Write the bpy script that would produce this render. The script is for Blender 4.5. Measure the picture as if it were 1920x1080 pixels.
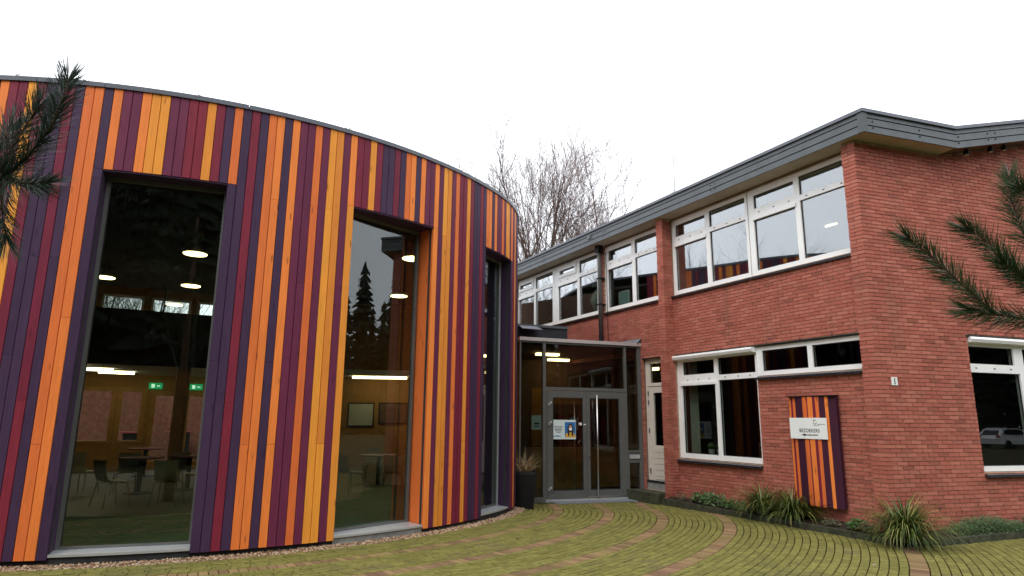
import bpy, bmesh, math, random
from mathutils import Vector, Matrix
random.seed(7)
scene = bpy.context.scene
for o in list(bpy.data.objects):
    bpy.data.objects.remove(o)

# ------------------------------------------------------------------ camera
F_PX, PITCH, ROLL, CAM_Z = 1208.99, 0.2019, 0.0100, 1.704
_c, _s = math.cos(PITCH), math.sin(PITCH)
FWD = Vector((0, _c, _s)); _u0 = Vector((0, -_s, _c)); _r0 = Vector((1, 0, 0))
RIGHT = _r0*math.cos(ROLL) + _u0*math.sin(ROLL)
UP = _u0*math.cos(ROLL) - _r0*math.sin(ROLL)
CAM = Vector((0, 0, CAM_Z))
cam_data = bpy.data.cameras.new('camera')
cam_data.sensor_width = 36; cam_data.lens = F_PX/1920*36
cam_data.clip_start = 0.05; cam_data.clip_end = 2000
cam = bpy.data.objects.new('camera', cam_data)
scene.collection.objects.link(cam)
M = Matrix((RIGHT, UP, -FWD)).transposed().to_4x4(); M.translation = CAM
cam.matrix_world = M
scene.camera = cam
scene.render.resolution_x = 1024; scene.render.resolution_y = 576

# ------------------------------------------------------------------ sky and sun (overcast)
SUN_EL, SUN_AZ = math.radians(52), math.radians(205)
world = bpy.data.worlds.new('World'); scene.world = world
world.use_nodes = True
wn, wl = world.node_tree.nodes, world.node_tree.links
wn.clear()
w_out = wn.new('ShaderNodeOutputWorld'); w_bg = wn.new('ShaderNodeBackground')
w_sky = wn.new('ShaderNodeTexSky'); w_sky.sky_type = 'NISHITA'; w_sky.sun_disc = False
w_sky.sun_elevation = SUN_EL; w_sky.sun_rotation = SUN_AZ
w_mix = wn.new('ShaderNodeMix'); w_mix.data_type = 'RGBA'
w_mix.inputs[0].default_value = 0.93                      # cloud cover
w_mix.inputs[7].default_value = (10.6, 10.9, 11.4, 1)     # even white cloud layer
wl.new(w_sky.outputs[0], w_mix.inputs[6]); wl.new(w_mix.outputs[2], w_bg.inputs[0])
w_bg.inputs[1].default_value = 0.1
wl.new(w_bg.outputs[0], w_out.inputs[0])
sun_data = bpy.data.lights.new('sun', 'SUN'); sun_data.energy = 0.7
sun_data.angle = math.radians(25); sun_data.color = (1, 0.97, 0.93)
sun = bpy.data.objects.new('sun', sun_data); scene.collection.objects.link(sun)
sd = Vector((math.sin(SUN_AZ)*math.cos(SUN_EL), math.cos(SUN_AZ)*math.cos(SUN_EL), math.sin(SUN_EL)))
sun.rotation_euler = (-sd).to_track_quat('-Z', 'Y').to_euler(); sun.location = (0, -5, 30)
scene.view_settings.view_transform = 'Standard'; scene.view_settings.look = 'None'
scene.view_settings.gamma = 1; scene.view_settings.use_curve_mapping = False
scene.view_settings.exposure = 0.95
scene.render.engine = 'CYCLES'
scene.cycles.max_bounces = 8; scene.cycles.transparent_max_bounces = 16

# ------------------------------------------------------------------ helpers
col = scene.collection
def V(*a): return Vector(a)
Z = V(0, 0, 1)
def ray(u, v): return FWD + RIGHT*((u-960)/F_PX) - UP*((v-540)/F_PX)
def on_z(u, v, z): d = ray(u, v); return CAM + d*((z-CAM_Z)/d.z)
def on_plane(u, v, P, n): d = ray(u, v); return CAM + d*((P-CAM).dot(n)/d.dot(n))
def at_dist(u, v, y): d = ray(u, v); return CAM + d*(y/d.y)
def proj(P):
    q = P-CAM; z = q.dot(FWD)
    if z <= 0.05: return (-9999, -9999, z)
    return (960+F_PX*q.dot(RIGHT)/z, 540-F_PX*q.dot(UP)/z, z)

class Frame:
    """vertical wall frame: s along, d outward, z up"""
    def __init__(self, o, x, n): self.o, self.x, self.n = o, x, n; self.ang = math.atan2(x.y, x.x)
    def __call__(self, s, d, z): return self.o + self.x*s + self.n*d + Z*z
    def px(self, u, v, d=0):
        P = on_plane(u, v, self.o+self.n*d, self.n); return (P-self.o).dot(self.x), P.z
_a = 2.0398; _b = 0.3102
KZ = 0.196
K = V(5.655, 10.014, 0)
FA = Frame(K, V(math.cos(_a), math.sin(_a), 0), V(-math.sin(_a), math.cos(_a), 0))
FB = Frame(K, V(math.cos(_b), math.sin(_b), 0), V(math.sin(_b), -math.cos(_b), 0))
_e = math.radians(19.5)
FE = Frame(V(.774, 14.74, 0), V(math.cos(_e), math.sin(_e), 0), V(math.sin(_e), -math.cos(_e), 0))

WPOS = {}
def wpos(o): return WPOS.get(o.name, V(0, 0, 0)) if o else V(0, 0, 0)
def tag(o, label=None, cat=None, group=None, kind=None):
    if label: o['label'] = label
    if cat: o['category'] = cat
    if group: o['group'] = group
    if kind: o['kind'] = kind
    return o
def thing(name, loc, label, cat, group=None):
    o = bpy.data.objects.new(name, None); col.objects.link(o)
    o.empty_display_size = .2
    o.location = loc; WPOS[o.name] = Vector(loc)
    return tag(o, label, cat, group)
def link_mesh(name, me, loc, parent=None, rz=0, kind=None):
    o = bpy.data.objects.new(name, me); col.objects.link(o)
    o.location = Vector(loc)-wpos(parent)
    o.rotation_euler.z = rz
    if parent: o.parent = parent
    WPOS[o.name] = Vector(loc)
    if kind: o['kind'] = kind
    return o

class MB:
    def __init__(self): self.v = []; self.f = []
    def quad(self, *p):
        n = len(self.v); self.v += [Vector(q) for q in p]; self.f.append(tuple(range(n, n+len(p)))); return self
    def box8(self, p):
        """8 corners: bottom 4 ccw seen from above, top 4"""
        n = len(self.v); self.v += [Vector(q) for q in p]
        for q in ((3,2,1,0),(4,5,6,7),(0,1,5,4),(1,2,6,5),(2,3,7,6),(3,0,4,7)): self.f.append(tuple(n+i for i in q))
        return self
    def box(self, o, x, y, z, sx, sy, sz):
        """o = centre of bottom; x,y,z unit axes"""
        hx, hy = x*(sx/2), y*(sy/2); t = z*sz
        b = [o-hx-hy, o+hx-hy, o+hx+hy, o-hx+hy]
        return self.box8(b+[q+t for q in b])
    def abox(self, x0, x1, y0, y1, z0, z1):
        return self.box8([V(x0,y0,z0),V(x1,y0,z0),V(x1,y1,z0),V(x0,y1,z0),V(x0,y0,z1),V(x1,y0,z1),V(x1,y1,z1),V(x0,y1,z1)])
    def fbox(self, fr, s0, s1, d0, d1, z0, z1):
        c = [fr(s0,d0,z0),fr(s1,d0,z0),fr(s1,d1,z0),fr(s0,d1,z0)]
        if (c[1]-c[0]).cross(c[2]-c[1]).z < 0: c.reverse()
        return self.box8(c+[q+Z*(z1-z0) for q in c])
    def prism(self, poly, off):
        n = len(self.v); k = len(poly); self.v += [Vector(q) for q in poly]+[Vector(q)+off for q in poly]
        self.f.append(tuple(range(n+k-1, n-1, -1))); self.f.append(tuple(range(n+k, n+2*k)))
        for i in range(k): j = (i+1) % k; self.f.append((n+i, n+j, n+k+j, n+k+i))
        return self
    def tube(self, pts, rad, sides=6, cap=True):
        pts = [Vector(p) for p in pts]; n0 = len(self.v); k = len(pts)
        if not hasattr(rad, '__len__'): rad = [rad]*k
        prev = None
        for i, p in enumerate(pts):
            t = (pts[min(i+1,k-1)]-pts[max(i-1,0)]).normalized()
            if prev is None: u = t.orthogonal().normalized()
            else:
                u = prev - t*prev.dot(t)
                u = u.normalized() if u.length > 1e-6 else t.orthogonal().normalized()
            prev = u; w = t.cross(u)
            for j in range(sides):
                a = 2*math.pi*j/sides; self.v.append(p+(u*math.cos(a)+w*math.sin(a))*rad[i])
        for i in range(k-1):
            for j in range(sides):
                a = n0+i*sides+j; b = n0+i*sides+(j+1) % sides
                self.f.append((a, b, b+sides, a+sides))
        if cap and sides > 2:
            self.f.append(tuple(n0+j for j in range(sides-1, -1, -1)))
            self.f.append(tuple(n0+(k-1)*sides+j for j in range(sides)))
        return self
    def lathe(self, o, prof, sides=24, sq=None):
        n0 = len(self.v); k = len(prof)
        for r, z in prof:
            for j in range(sides):
                a = 2*math.pi*(j+.5)/sides
                self.v.append(V(o.x+r*math.cos(a), o.y+r*math.sin(a), o.z+z))
        for i in range(k-1):
            for j in range(sides):
                a = n0+i*sides+j; b = n0+i*sides+(j+1) % sides
                self.f.append((a, b, b+sides, a+sides))
        self.f.append(tuple(n0+j for j in range(sides-1, -1, -1)))
        self.f.append(tuple(n0+(k-1)*sides+j for j in range(sides)))
        return self
    def plate(self, fr, rect, holes, d0, d1):
        """wall plate in frame fr: rect=(s0,s1,z0,z1) minus holes, from depth d0 (back) to d1 (front)"""
        S = sorted(set([rect[0], rect[1]]+[min(max(h[i], rect[0]), rect[1]) for h in holes for i in (0, 1)]))
        Zs = sorted(set([rect[2], rect[3]]+[min(max(h[i], rect[2]), rect[3]) for h in holes for i in (2, 3)]))
        S = [s for i, s in enumerate(S) if i == 0 or s-S[i-1] > 1e-5]; Zs = [s for i, s in enumerate(Zs) if i == 0 or s-Zs[i-1] > 1e-5]
        def solid(i, j):
            if i < 0 or j < 0 or i >= len(S)-1 or j >= len(Zs)-1: return False
            s, z = (S[i]+S[i+1])/2, (Zs[j]+Zs[j+1])/2
            return not any(h[0] < s < h[1] and h[2] < z < h[3] for h in holes)
        flip = fr.x.cross(Z).dot(fr.n) < 0
        def q(*p):
            self.quad(*(p[::-1] if flip else p))
        for i in range(len(S)-1):
            for j in range(len(Zs)-1):
                if not solid(i, j): continue
                a, b, c, d = S[i], S[i+1], Zs[j], Zs[j+1]
                q(fr(a,d1,c), fr(b,d1,c), fr(b,d1,d), fr(a,d1,d))
                q(fr(a,d0,d), fr(b,d0,d), fr(b,d0,c), fr(a,d0,c))
                if not solid(i-1, j): q(fr(a,d0,c), fr(a,d1,c), fr(a,d1,d), fr(a,d0,d))
                if not solid(i+1, j): q(fr(b,d1,c), fr(b,d0,c), fr(b,d0,d), fr(b,d1,d))
                if not solid(i, j-1): q(fr(a,d0,c), fr(b,d0,c), fr(b,d1,c), fr(a,d1,c))
                if not solid(i, j+1): q(fr(a,d1,d), fr(b,d1,d), fr(b,d0,d), fr(a,d0,d))
        return self
    def build(self, name, mat, parent=None, origin=None, smooth=False, kind=None):
        if origin is None:
            xs = [p.x for p in self.v]; ys = [p.y for p in self.v]; zs = [p.z for p in self.v]
            origin = V((min(xs)+max(xs))/2, (min(ys)+max(ys))/2, min(zs))
        me = bpy.data.meshes.new(name)
        me.from_pydata([tuple(p-origin) for p in self.v], [], self.f)
        if smooth: me.polygons.foreach_set('use_smooth', [True]*len(me.polygons))
        me.materials.append(mat); me.update()
        return link_mesh(name, me, origin, parent, kind=kind)

# ------------------------------------------------------------------ materials
def lin(c): return tuple((x/12.92 if x <= .04045 else ((x+.055)/1.055)**2.4) for x in c)
def srgb(r, g, b): return lin((r/255, g/255, b/255))+(1,)
class NT:
    def __init__(self, name):
        self.m = bpy.data.materials.new(name); self.m.use_nodes = True
        self.t = self.m.node_tree; self.n = self.t.nodes; self.l = self.t.links
        self.b = self.n['Principled BSDF']; self.out = self.n['Material Output']
    def new(self, t, **k):
        x = self.n.new(t)
        for a, v in k.items(): setattr(x, a, v)
        return x
    def link(self, a, b): self.l.new(a, b)
    def coord(self, which='Object', scale=(1,1,1), offs=None):
        tc = self.new('ShaderNodeTexCoord') if which != 'Position' else self.new('ShaderNodeNewGeometry')
        mp = self.new('ShaderNodeMapping'); mp.inputs['Scale'].default_value = scale
        src = tc.outputs[which]
        if offs is not None:
            ad = self.new('ShaderNodeVectorMath', operation='ADD'); self.link(src, ad.inputs[0]); self.link(offs, ad.inputs[1]); src = ad.outputs[0]
        self.link(src, mp.inputs[0]); return mp.outputs[0]
    def noise(self, vec, scale, detail=4, rough=.55, dist=0):
        x = self.new('ShaderNodeTexNoise'); x.inputs['Scale'].default_value = scale; x.inputs['Detail'].default_value = detail
        x.inputs['Roughness'].default_value = rough; x.inputs['Distortion'].default_value = dist
        self.link(vec, x.inputs['Vector']); return x.outputs[0]
    def ramp(self, fac, stops):
        x = self.new('ShaderNodeValToRGB'); e = x.color_ramp.elements
        while len(e) < len(stops): e.new(.5)
        for q, (p, c) in zip(e, stops): q.position = p; q.color = c if len(c) == 4 else tuple(c)+(1,)
        self.link(fac, x.inputs[0]); return x.outputs[0]
    def mix(self, fac, a, b, blend='MIX'):
        x = self.new('ShaderNodeMix', data_type='RGBA', blend_type=blend)
        for i, q in ((0, fac), (6, a), (7, b)):
            if hasattr(q, 'links') or hasattr(q, 'is_linked'): self.link(q, x.inputs[i])
            else: x.inputs[i].default_value = q
        return x.outputs[2]
    def math(self, op, a, b=0.):
        x = self.new('ShaderNodeMath', operation=op)
        for i, q in enumerate((a, b)):
            if hasattr(q, 'is_linked'): self.link(q, x.inputs[i])
            else: x.inputs[i].default_value = q
        return x.outputs[0]
    def bump(self, h, strength=.3, dist=.01):
        x = self.new('ShaderNodeBump'); x.inputs['Strength'].default_value = strength; x.inputs['Distance'].default_value = dist
        self.link(h, x.inputs['Height']); self.link(x.outputs[0], self.b.inputs['Normal'])
    def rnd(self):
        oi = self.new('ShaderNodeObjectInfo'); g = self.new('ShaderNodeNewGeometry')
        return self.math('FRACT', self.math('ADD', oi.outputs['Random'], g.outputs['Random Per Island']))
    def base(self, c, rough=None, spec=None, metal=None):
        if hasattr(c, 'is_linked'): self.link(c, self.b.inputs['Base Color'])
        else: self.b.inputs['Base Color'].default_value = c
        if rough is not None:
            if hasattr(rough, 'is_linked'): self.link(rough, self.b.inputs['Roughness'])
            else: self.b.inputs['Roughness'].default_value = rough
        if spec is not None: self.b.inputs['Specular IOR Level'].default_value = spec
        if metal is not None: self.b.inputs['Metallic'].default_value = metal
        return self.m

def m_plain(name, c, rough=.5, spec=.5, metal=0, var=.12, nscale=6, bump=0):
    t = NT(name); n = t.noise(t.coord('Position'), nscale, 5, .6)
    dark = tuple(x*(1-var) for x in c[:3])+(1,); light = tuple(min(1, x*(1+var)) for x in c[:3])+(1,)
    cc = t.ramp(n, [(.3, dark), (.7, light)])
    if bump: t.bump(t.noise(t.coord('Position'), nscale*12, 3), bump, .004)
    return t.base(cc, rough, spec, metal)

def m_wood(name, c, dark=.75, light=1.18):
    t = NT(name); r = t.rnd()
    cx = t.new('ShaderNodeCombineXYZ'); t.link(t.math('MULTIPLY', r, 40.), cx.inputs[2]); t.link(t.math('MULTIPLY', r, 13.), cx.inputs[0])
    v = t.coord('Object', (1, 1, .05), cx.outputs[0])
    grain = t.noise(v, 55, 5, .65, .6)
    big = t.noise(t.coord('Object', (1, 1, .35), cx.outputs[0]), 5, 3, .5)
    cd = tuple(x*dark for x in c[:3])+(1,); cl = tuple(min(1, x*light) for x in c[:3])+(1,)
    a = t.ramp(grain, [(.25, cd), (.5, c), (.8, cl)])
    a = t.mix(t.ramp(big, [(.35, (0,0,0,1)), (.7, (.45,.45,.45,1))]), a, cd)
    vk = t.new('ShaderNodeTexVoronoi'); vk.inputs['Scale'].default_value = 9
    t.link(t.coord('Object', (1.0, 1.0, .22), cx.outputs[0]), vk.inputs['Vector'])
    kn = t.ramp(vk.outputs['Distance'], [(.06, (1,1,1,1)), (.15, (0,0,0,1))])
    a = t.mix(t.math('MULTIPLY', kn, .75), a, tuple(x*.32 for x in c[:3])+(1,))
    hs = t.new('ShaderNodeHueSaturation'); t.link(a, hs.inputs['Color'])
    t.link(t.math('ADD', .86, t.math('MULTIPLY', r, .26)), hs.inputs['Value'])
    t.link(t.math('ADD', .494, t.math('MULTIPLY', r, .012)), hs.inputs['Hue'])
    t.bump(grain, .25, .004)
    return t.base(hs.outputs[0], t.math('ADD', .50, t.math('MULTIPLY', grain, .2)), .22)

def m_brick(name, c1, c2, c3, soot=.0):
    t = NT(name); r = t.rnd()
    base = t.ramp(r, [(0, c1), (.45, c2), (.8, c3), (1, tuple(x*.62 for x in c2[:3])+(1,))])
    pos = t.coord('Position')
    fine = t.noise(pos, 70, 4, .7)
    a = t.mix(t.ramp(fine, [(.35, (0,0,0,1)), (.75, (.5,.5,.5,1))]), base, tuple(x*.62 for x in c2[:3])+(1,))
    big = t.noise(pos, .55, 4, .6)
    hs = t.new('ShaderNodeHueSaturation'); t.link(a, hs.inputs['Color'])
    t.link(t.math('ADD', .80, t.math('MULTIPLY', big, .4)), hs.inputs['Value'])
    # weather stain running in streaks
    st = t.noise(t.coord('Position', (2.2, 2.2, .25)), 1.6, 4, .6)
    a = t.mix(t.ramp(st, [(.52, (0,0,0,1)), (.78, (.35,.35,.35,1))]), hs.outputs[0], (.16,.085,.06,1))
    t.bump(fine, .5, .004)
    return t.base(a, .85, .25)

def m_paver(name, base_c, moss_lo, moss_hi, moss):
    t = NT(name); r = t.rnd(); pos = t.coord('Position')
    n1 = t.noise(pos, .9, 5, .65); n2 = t.noise(pos, 14, 5, .7); n3 = t.noise(pos, 60, 3, .6)
    b = t.ramp(r, [(0, tuple(x*.7 for x in base_c[:3])+(1,)), (.6, base_c), (1, tuple(min(1, x*1.3) for x in base_c[:3])+(1,))])
    mo = t.ramp(n2, [(.25, moss_lo), (.75, moss_hi)])
    k = t.math('ADD', t.math('MULTIPLY', n1, .75), t.math('MULTIPLY', n2, .5))
    k = t.math('ADD', k, t.math('ADD', .05, t.math('MULTIPLY', r, .12)))
    fac = t.ramp(k, [(.62-moss*.5, (0,0,0,1)), (.95-moss*.5, (.93,.93,.93,1))])
    a = t.mix(fac, b, mo)
    hv = t.new('ShaderNodeHueSaturation'); t.link(a, hv.inputs['Color']); t.link(t.math('ADD', .86, t.math('MULTIPLY', r, .26)), hv.inputs['Value']); a = hv.outputs[0]
    # dark damp patches
    dn = t.noise(pos, .42, 4, .6, .4)
    a = t.mix(t.ramp(dn, [(.60, (0,0,0,1)), (.74, (.5,.5,.5,1))]), a, (.055,.05,.035,1))
    t.bump(t.math('ADD', n2, t.math('MULTIPLY', n3, .5)), .6, .006)
    return t.base(a, .9, .2)

def m_glass(name, tint=(.82,.87,.85,1), ior=1.55, gain=1.0):
    t = NT(name); t.n.remove(t.b)
    g = t.new('ShaderNodeNewGeometry')
    i = t.new('ShaderNodeMix', data_type='FLOAT'); t.link(g.outputs['Backfacing'], i.inputs[0]); i.inputs[2].default_value = ior; i.inputs[3].default_value = 1/ior
    fr = t.new('ShaderNodeFresnel'); t.link(i.outputs[0], fr.inputs[0])
    tr = t.new('ShaderNodeBsdfTransparent'); tr.inputs[0].default_value = tint
    gl = t.new('ShaderNodeBsdfGlossy'); gl.inputs['Roughness'].default_value = 0.0; gl.inputs[0].default_value = (.95,.96,1,1)
    bn = t.new('ShaderNodeBump'); bn.inputs['Strength'].default_value = .012; bn.inputs['Distance'].default_value = .02
    t.link(t.noise(t.coord('Position'), 1.3, 2, .4), bn.inputs['Height']); t.link(bn.outputs[0], gl.inputs['Normal'])
    mx = t.new('ShaderNodeMixShader'); t.link(t.math('MULTIPLY', fr.outputs[0], gain), mx.inputs[0])
    t.link(tr.outputs[0], mx.inputs[1]); t.link(gl.outputs[0], mx.inputs[2]); t.link(mx.outputs[0], t.out.inputs[0])
    return t.m
def m_emit(name, c, s):
    t = NT(name); t.b.inputs['Emission Color'].default_value = c; t.b.inputs['Emission Strength'].default_value = s
    return t.base(c, .5)
def m_leaf(name, c1, c2, c3, rough=.45, mid=.5):
    t = NT(name); r = t.rnd()
    a = t.ramp(r, [(0, c1), (mid, c2), (1, c3)])
    t.b.inputs['Subsurface Weight'].default_value = 0
    return t.base(a, rough, .35)

MW = {
 'P': m_wood('wood_aubergine', (.056, .027, .066, 1), .7, 1.3),
 'M': m_wood('wood_plum', (.150, .024, .062, 1), .7, 1.25),
 'R': m_wood('wood_crimson', (.205, .020, .042, 1), .7, 1.25),
 'O': m_wood('wood_orange', (.82, .205, .044, 1), .78, 1.15),
 'Y': m_wood('wood_amber', (.84, .305, .040, 1), .78, 1.15),
}
DARK_PLUM = m_wood('painted_dark_plum', (.052,.012,.030,1), .8, 1.2)
BRICK = m_brick('red_brick', (.38,.108,.075,1), (.45,.135,.095,1), (.51,.180,.127,1))
MORTAR = m_plain('mortar', (.40,.29,.205,1), .95, .1, var=.25, nscale=9, bump=.4)
PAVE = m_paver('mossy_paver', (.20,.140,.090,1), (.066,.068,.015,1), (.232,.214,.048,1), .54)
PAVE_RED = m_paver('brown_red_paver', (.235,.125,.080,1), (.13,.115,.03,1), (.20,.17,.055,1), .10)
JOINT = m_plain('mossy_joint_sand', (.045,.048,.014,1), .95, .1, var=.4, nscale=8, bump=.5)
WHITE = m_plain('white_frame_paint', (.87,.87,.85,1), .35, .4, var=.04, nscale=3)
CREAM = m_plain('cream_door_paint', (.66,.60,.52,1), .4, .4, var=.05, nscale=3)
GREY_FRAME = m_plain('dark_grey_aluminium', (.105,.108,.102,1), .42, .5, var=.10, nscale=4)
FASCIA = m_plain('blue_grey_fascia', (.085,.096,.104,1), .5, .35, var=.14, nscale=5, bump=.1)
TRIM = m_plain('zinc_trim', (.125,.132,.155,1), .45, .5, metal=.25, var=.12, nscale=4)
SILVER_TRIM = m_plain('silver_trim', (.50,.46,.45,1), .4, .5, metal=.25, var=.06)
ALU = m_plain('aluminium', (.62,.64,.66,1), .35, .5, metal=.6, var=.06)
STEEL = m_plain('brushed_steel', (.72,.71,.68,1), .28, .5, metal=1, var=.05)
SOFFIT = m_plain('soffit_board', (.46,.40,.31,1), .7, .2, var=.12, nscale=3)
BLACK = m_plain('black_plastic', (.010,.010,.011,1), .55, .25, var=.2)
GASKET = m_plain('dark_gasket', (.03,.03,.035,1), .6, .3, var=.1)
SILL = m_plain('black_glazed_sill', (.022,.023,.03,1), .25, .5, var=.3, nscale=9)
CONCRETE = m_plain('concrete', (.26,.26,.24,1), .9, .2, var=.25, nscale=7, bump=.4)
MOSSY_CONC = m_plain('mossy_concrete', (.052,.054,.034,1), .9, .2, var=.5, nscale=9, bump=.5)
BLUESTONE = m_plain('bluestone', (.17,.185,.20,1), .7, .3, var=.15, nscale=8)
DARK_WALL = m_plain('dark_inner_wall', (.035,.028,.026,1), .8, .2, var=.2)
DARK_PLINTH = m_plain('dark_plinth', (.035,.035,.036,1), .85, .2, var=.25, nscale=9)
CARPET = m_plain('green_carpet', (.038,.105,.060,1), .95, .1, var=.2, nscale=22, bump=.3)
FLOOR_IN = m_plain('brown_floor', (.13,.10,.075,1), .5, .3, var=.2)
CEIL = m_plain('white_ceiling', (.62,.60,.57,1), .9, .1, var=.04)
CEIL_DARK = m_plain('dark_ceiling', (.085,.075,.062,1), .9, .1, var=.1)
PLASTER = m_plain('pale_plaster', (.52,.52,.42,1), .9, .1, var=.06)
OCHRE = m_plain('ochre_wall', (.38,.20,.062,1), .8, .2, var=.1)
ORANGE_WOOD = m_plain('honey_wood', (.46,.24,.07,1), .5, .3, var=.2, nscale=4)
BROWN_WALL = m_plain('brown_wall', (.16,.095,.065,1), .8, .2, var=.15)
GLASS = m_glass('window_glass', (.80,.85,.83,1), 1.55, 3.8)
GLASS_DARK = m_glass('tinted_glass', (.62,.66,.63,1), 1.52, .65)
GLASS_HALL = m_glass('hall_glass', (.78,.84,.80,1), 1.55, 1.25)
LEAD = m_plain('lead_flashing', (.13,.14,.15,1), .55, .5, metal=.2, var=.25, nscale=14)
ROOFING = m_plain('bitumen_roofing', (.035,.036,.042,1), .8, .2, var=.2)
BARK = m_plain('grey_bark', (.115,.092,.070,1), .9, .1, var=.35, nscale=10)
TWIG = m_plain('red_brown_twig', (.125,.075,.062,1), .9, .1, var=.3, nscale=6)
PINE_BARK = m_plain('pine_bark', (.085,.055,.035,1), .95, .1, var=.4, nscale=18, bump=.5)
NEEDLE = m_leaf('pine_needle', (.012,.030,.020,1), (.022,.050,.028,1), (.060,.088,.058,1), .35)
NEEDLE_B = m_leaf('green_pine_needle', (.020,.050,.016,1), (.038,.082,.028,1), (.105,.125,.060,1), .35)
GRASS = m_leaf('sedge_blade', (.035,.070,.014,1), (.075,.115,.020,1), (.33,.30,.085,1), .4, .68)
DRY_GRASS = m_leaf('dry_grass', (.22,.14,.07,1), (.34,.24,.12,1), (.45,.34,.20,1), .7)
LEAF = m_leaf('shrub_leaf', (.025,.070,.016,1), (.045,.105,.025,1), (.080,.135,.040,1), .35)
LEAF_DULL = m_leaf('dull_leaf', (.05,.07,.03,1), (.10,.11,.05,1), (.16,.12,.07,1), .6)
COVER = m_leaf('ground_cover_leaf', (.022,.055,.012,1), (.045,.095,.020,1), (.075,.12,.035,1), .5)
SOIL = m_plain('dark_soil', (.032,.024,.017,1), .95, .1, var=.4, nscale=14, bump=.6)
GRAVEL_BED = m_plain('gravel_bed', (.15,.10,.06,1), .95, .1, var=.4, nscale=30, bump=.5)
GRAVEL = m_leaf('gravel_stone', (.16,.085,.045,1), (.30,.18,.10,1), (.50,.40,.28,1), .8)
DEADLEAF = m_leaf('dead_leaf', (.05,.03,.02,1), (.12,.06,.04,1), (.45,.40,.30,1), .8)
EVERGREEN = m_leaf('evergreen_leaf', (.006,.012,.007,1), (.010,.020,.010,1), (.018,.030,.015,1), .7)
WARM_LAMP = m_emit('warm_lamp', (1, .74, .34, 1), 6.0)
SOFT_LAMP = m_emit('soft_lamp', (1, .80, .50, 1), 5.0)
EXIT_GREEN = m_emit('exit_sign_green', (.02, .45, .16, 1), .35)
EXIT_WHITE = m_emit('exit_sign_white', (.7, 1, .8, 1), .6)
INK = m_plain('navy_ink', (.010,.011,.035,1), .5, .4, var=.05)
GREY_INK = m_plain('grey_ink', (.16,.17,.17,1), .6, .3, var=.05)
SIGN_WHITE = m_plain('sign_white', (.82,.85,.82,1), .35, .4, var=.02)
CHAIR_SHELL = m_plain('pale_ply', (.42,.33,.17,1), .45, .4, var=.12)
CHROME = m_plain('chrome', (.8,.8,.8,1), .15, .5, metal=1, var=.02)
TABLE_RED = m_plain('maroon_laminate', (.28,.06,.065,1), .35, .4, var=.06)
RED = m_plain('red_lacquer', (.62,.035,.03,1), .4, .4, var=.06)
ORANGE = m_plain('orange_lacquer', (.72,.16,.03,1), .45, .4, var=.06)
TEAL = m_plain('pale_teal', (.45,.66,.60,1), .6, .3, var=.05)
BLUE = m_plain('poster_blue', (.03,.17,.42,1), .5, .3, var=.1, nscale=20)
SKIN = m_plain('print_skin', (.52,.30,.20,1), .6, .3, var=.04)
HAIR = m_plain('print_hair', (.03,.012,.012,1), .6, .3, var=.2)
YELLOW_TOP = m_plain('print_yellow', (.72,.40,.05,1), .6, .3, var=.1, nscale=30)
POSTER = m_plain('poster_paper', (.66,.76,.75,1), .5, .3, var=.03)
CAR_WHITE = m_plain('car_white', (.75,.76,.78,1), .2, .5, var=.02)
CAR_GLASS = m_plain('car_glass', (.01,.012,.015,1), .05, .6, var=.02)
TAIL_RED = m_plain('tail_light_red', (.55,.02,.03,1), .2, .5, var=.05)

# ------------------------------------------------------------------ pavilion curve (polar about its centre)
S = 1.45*1.13
PC = V(-4.3124*S, 9.3129*S, 0); PR = 4.6139*S
def pav_r(t):
    if t <= -25: return PR
    if t < -8: return PR-.0013*(t+25)**2
    x = (PR-.0013*17**2)*math.cos(math.radians(8))
    return x/math.cos(math.radians(t)) if t < 24 else x/math.cos(math.radians(24))
def pav(t, off=0., z=0.):
    r = pav_r(t)+off; a = math.radians(t)
    return V(PC.x+r*math.cos(a), PC.y+r*math.sin(a), z)
def pav_theta(P):
    return math.degrees(math.atan2(P.y-PC.y, P.x-PC.x))
def ground_z(P):
    k = min(1, max(0, (P.y-12.2)/2.6)); return -.05*k*k*(3-2*k)

# ------------------------------------------------------------------ ground, gravel, paving
g = MB(); N = 60
g.quad(V(-600,-600,-.075), V(600,-600,-.075), V(600,600,-.075), V(-600,600,-.075))
ground = g.build('ground', m_plain('forest_floor', (.075,.070,.035,1), .95, .1, var=.4, nscale=2, bump=.4), origin=V(0,0,0)); tag(ground, kind='structure')

# kerb line of the planting bed (world points on the ground)
KERB = [FA(5.02,.10,0), FA(3.3,.215,0), FA(1.6,.21,0), FA(.35,.23,0), V(5.47,9.72,0), FB(.62,.36,0), FB(2.46,.20,0), FB(6.4,.16,0)]
def kerb_side(P):
    """signed distance to kerb polyline: + on the paving side"""
    best = 1e9; sg = 1
    for p, q in zip(KERB, KERB[1:]):
        d = q-p; L = d.length; t = max(0, min(1, (P-p).dot(d)/L/L)); c = p+d*t
        dist = math.hypot(P.x-c.x, P.y-c.y)
        if dist < best-1e-6:
            best = dist; sg = 1 if d.x*(P.y-p.y)-d.y*(P.x-p.x) < 0 else -1
    return best*sg

pave = MB()
pave.quad(V(-16,2.2,-.055), V(9.5,2.2,-.055), V(9.5,15.0,-.055), V(-16,15.0,-.055))
pavement = pave.build('pavement', JOINT, origin=V(0,0,0)); tag(pavement, kind='structure')

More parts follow.
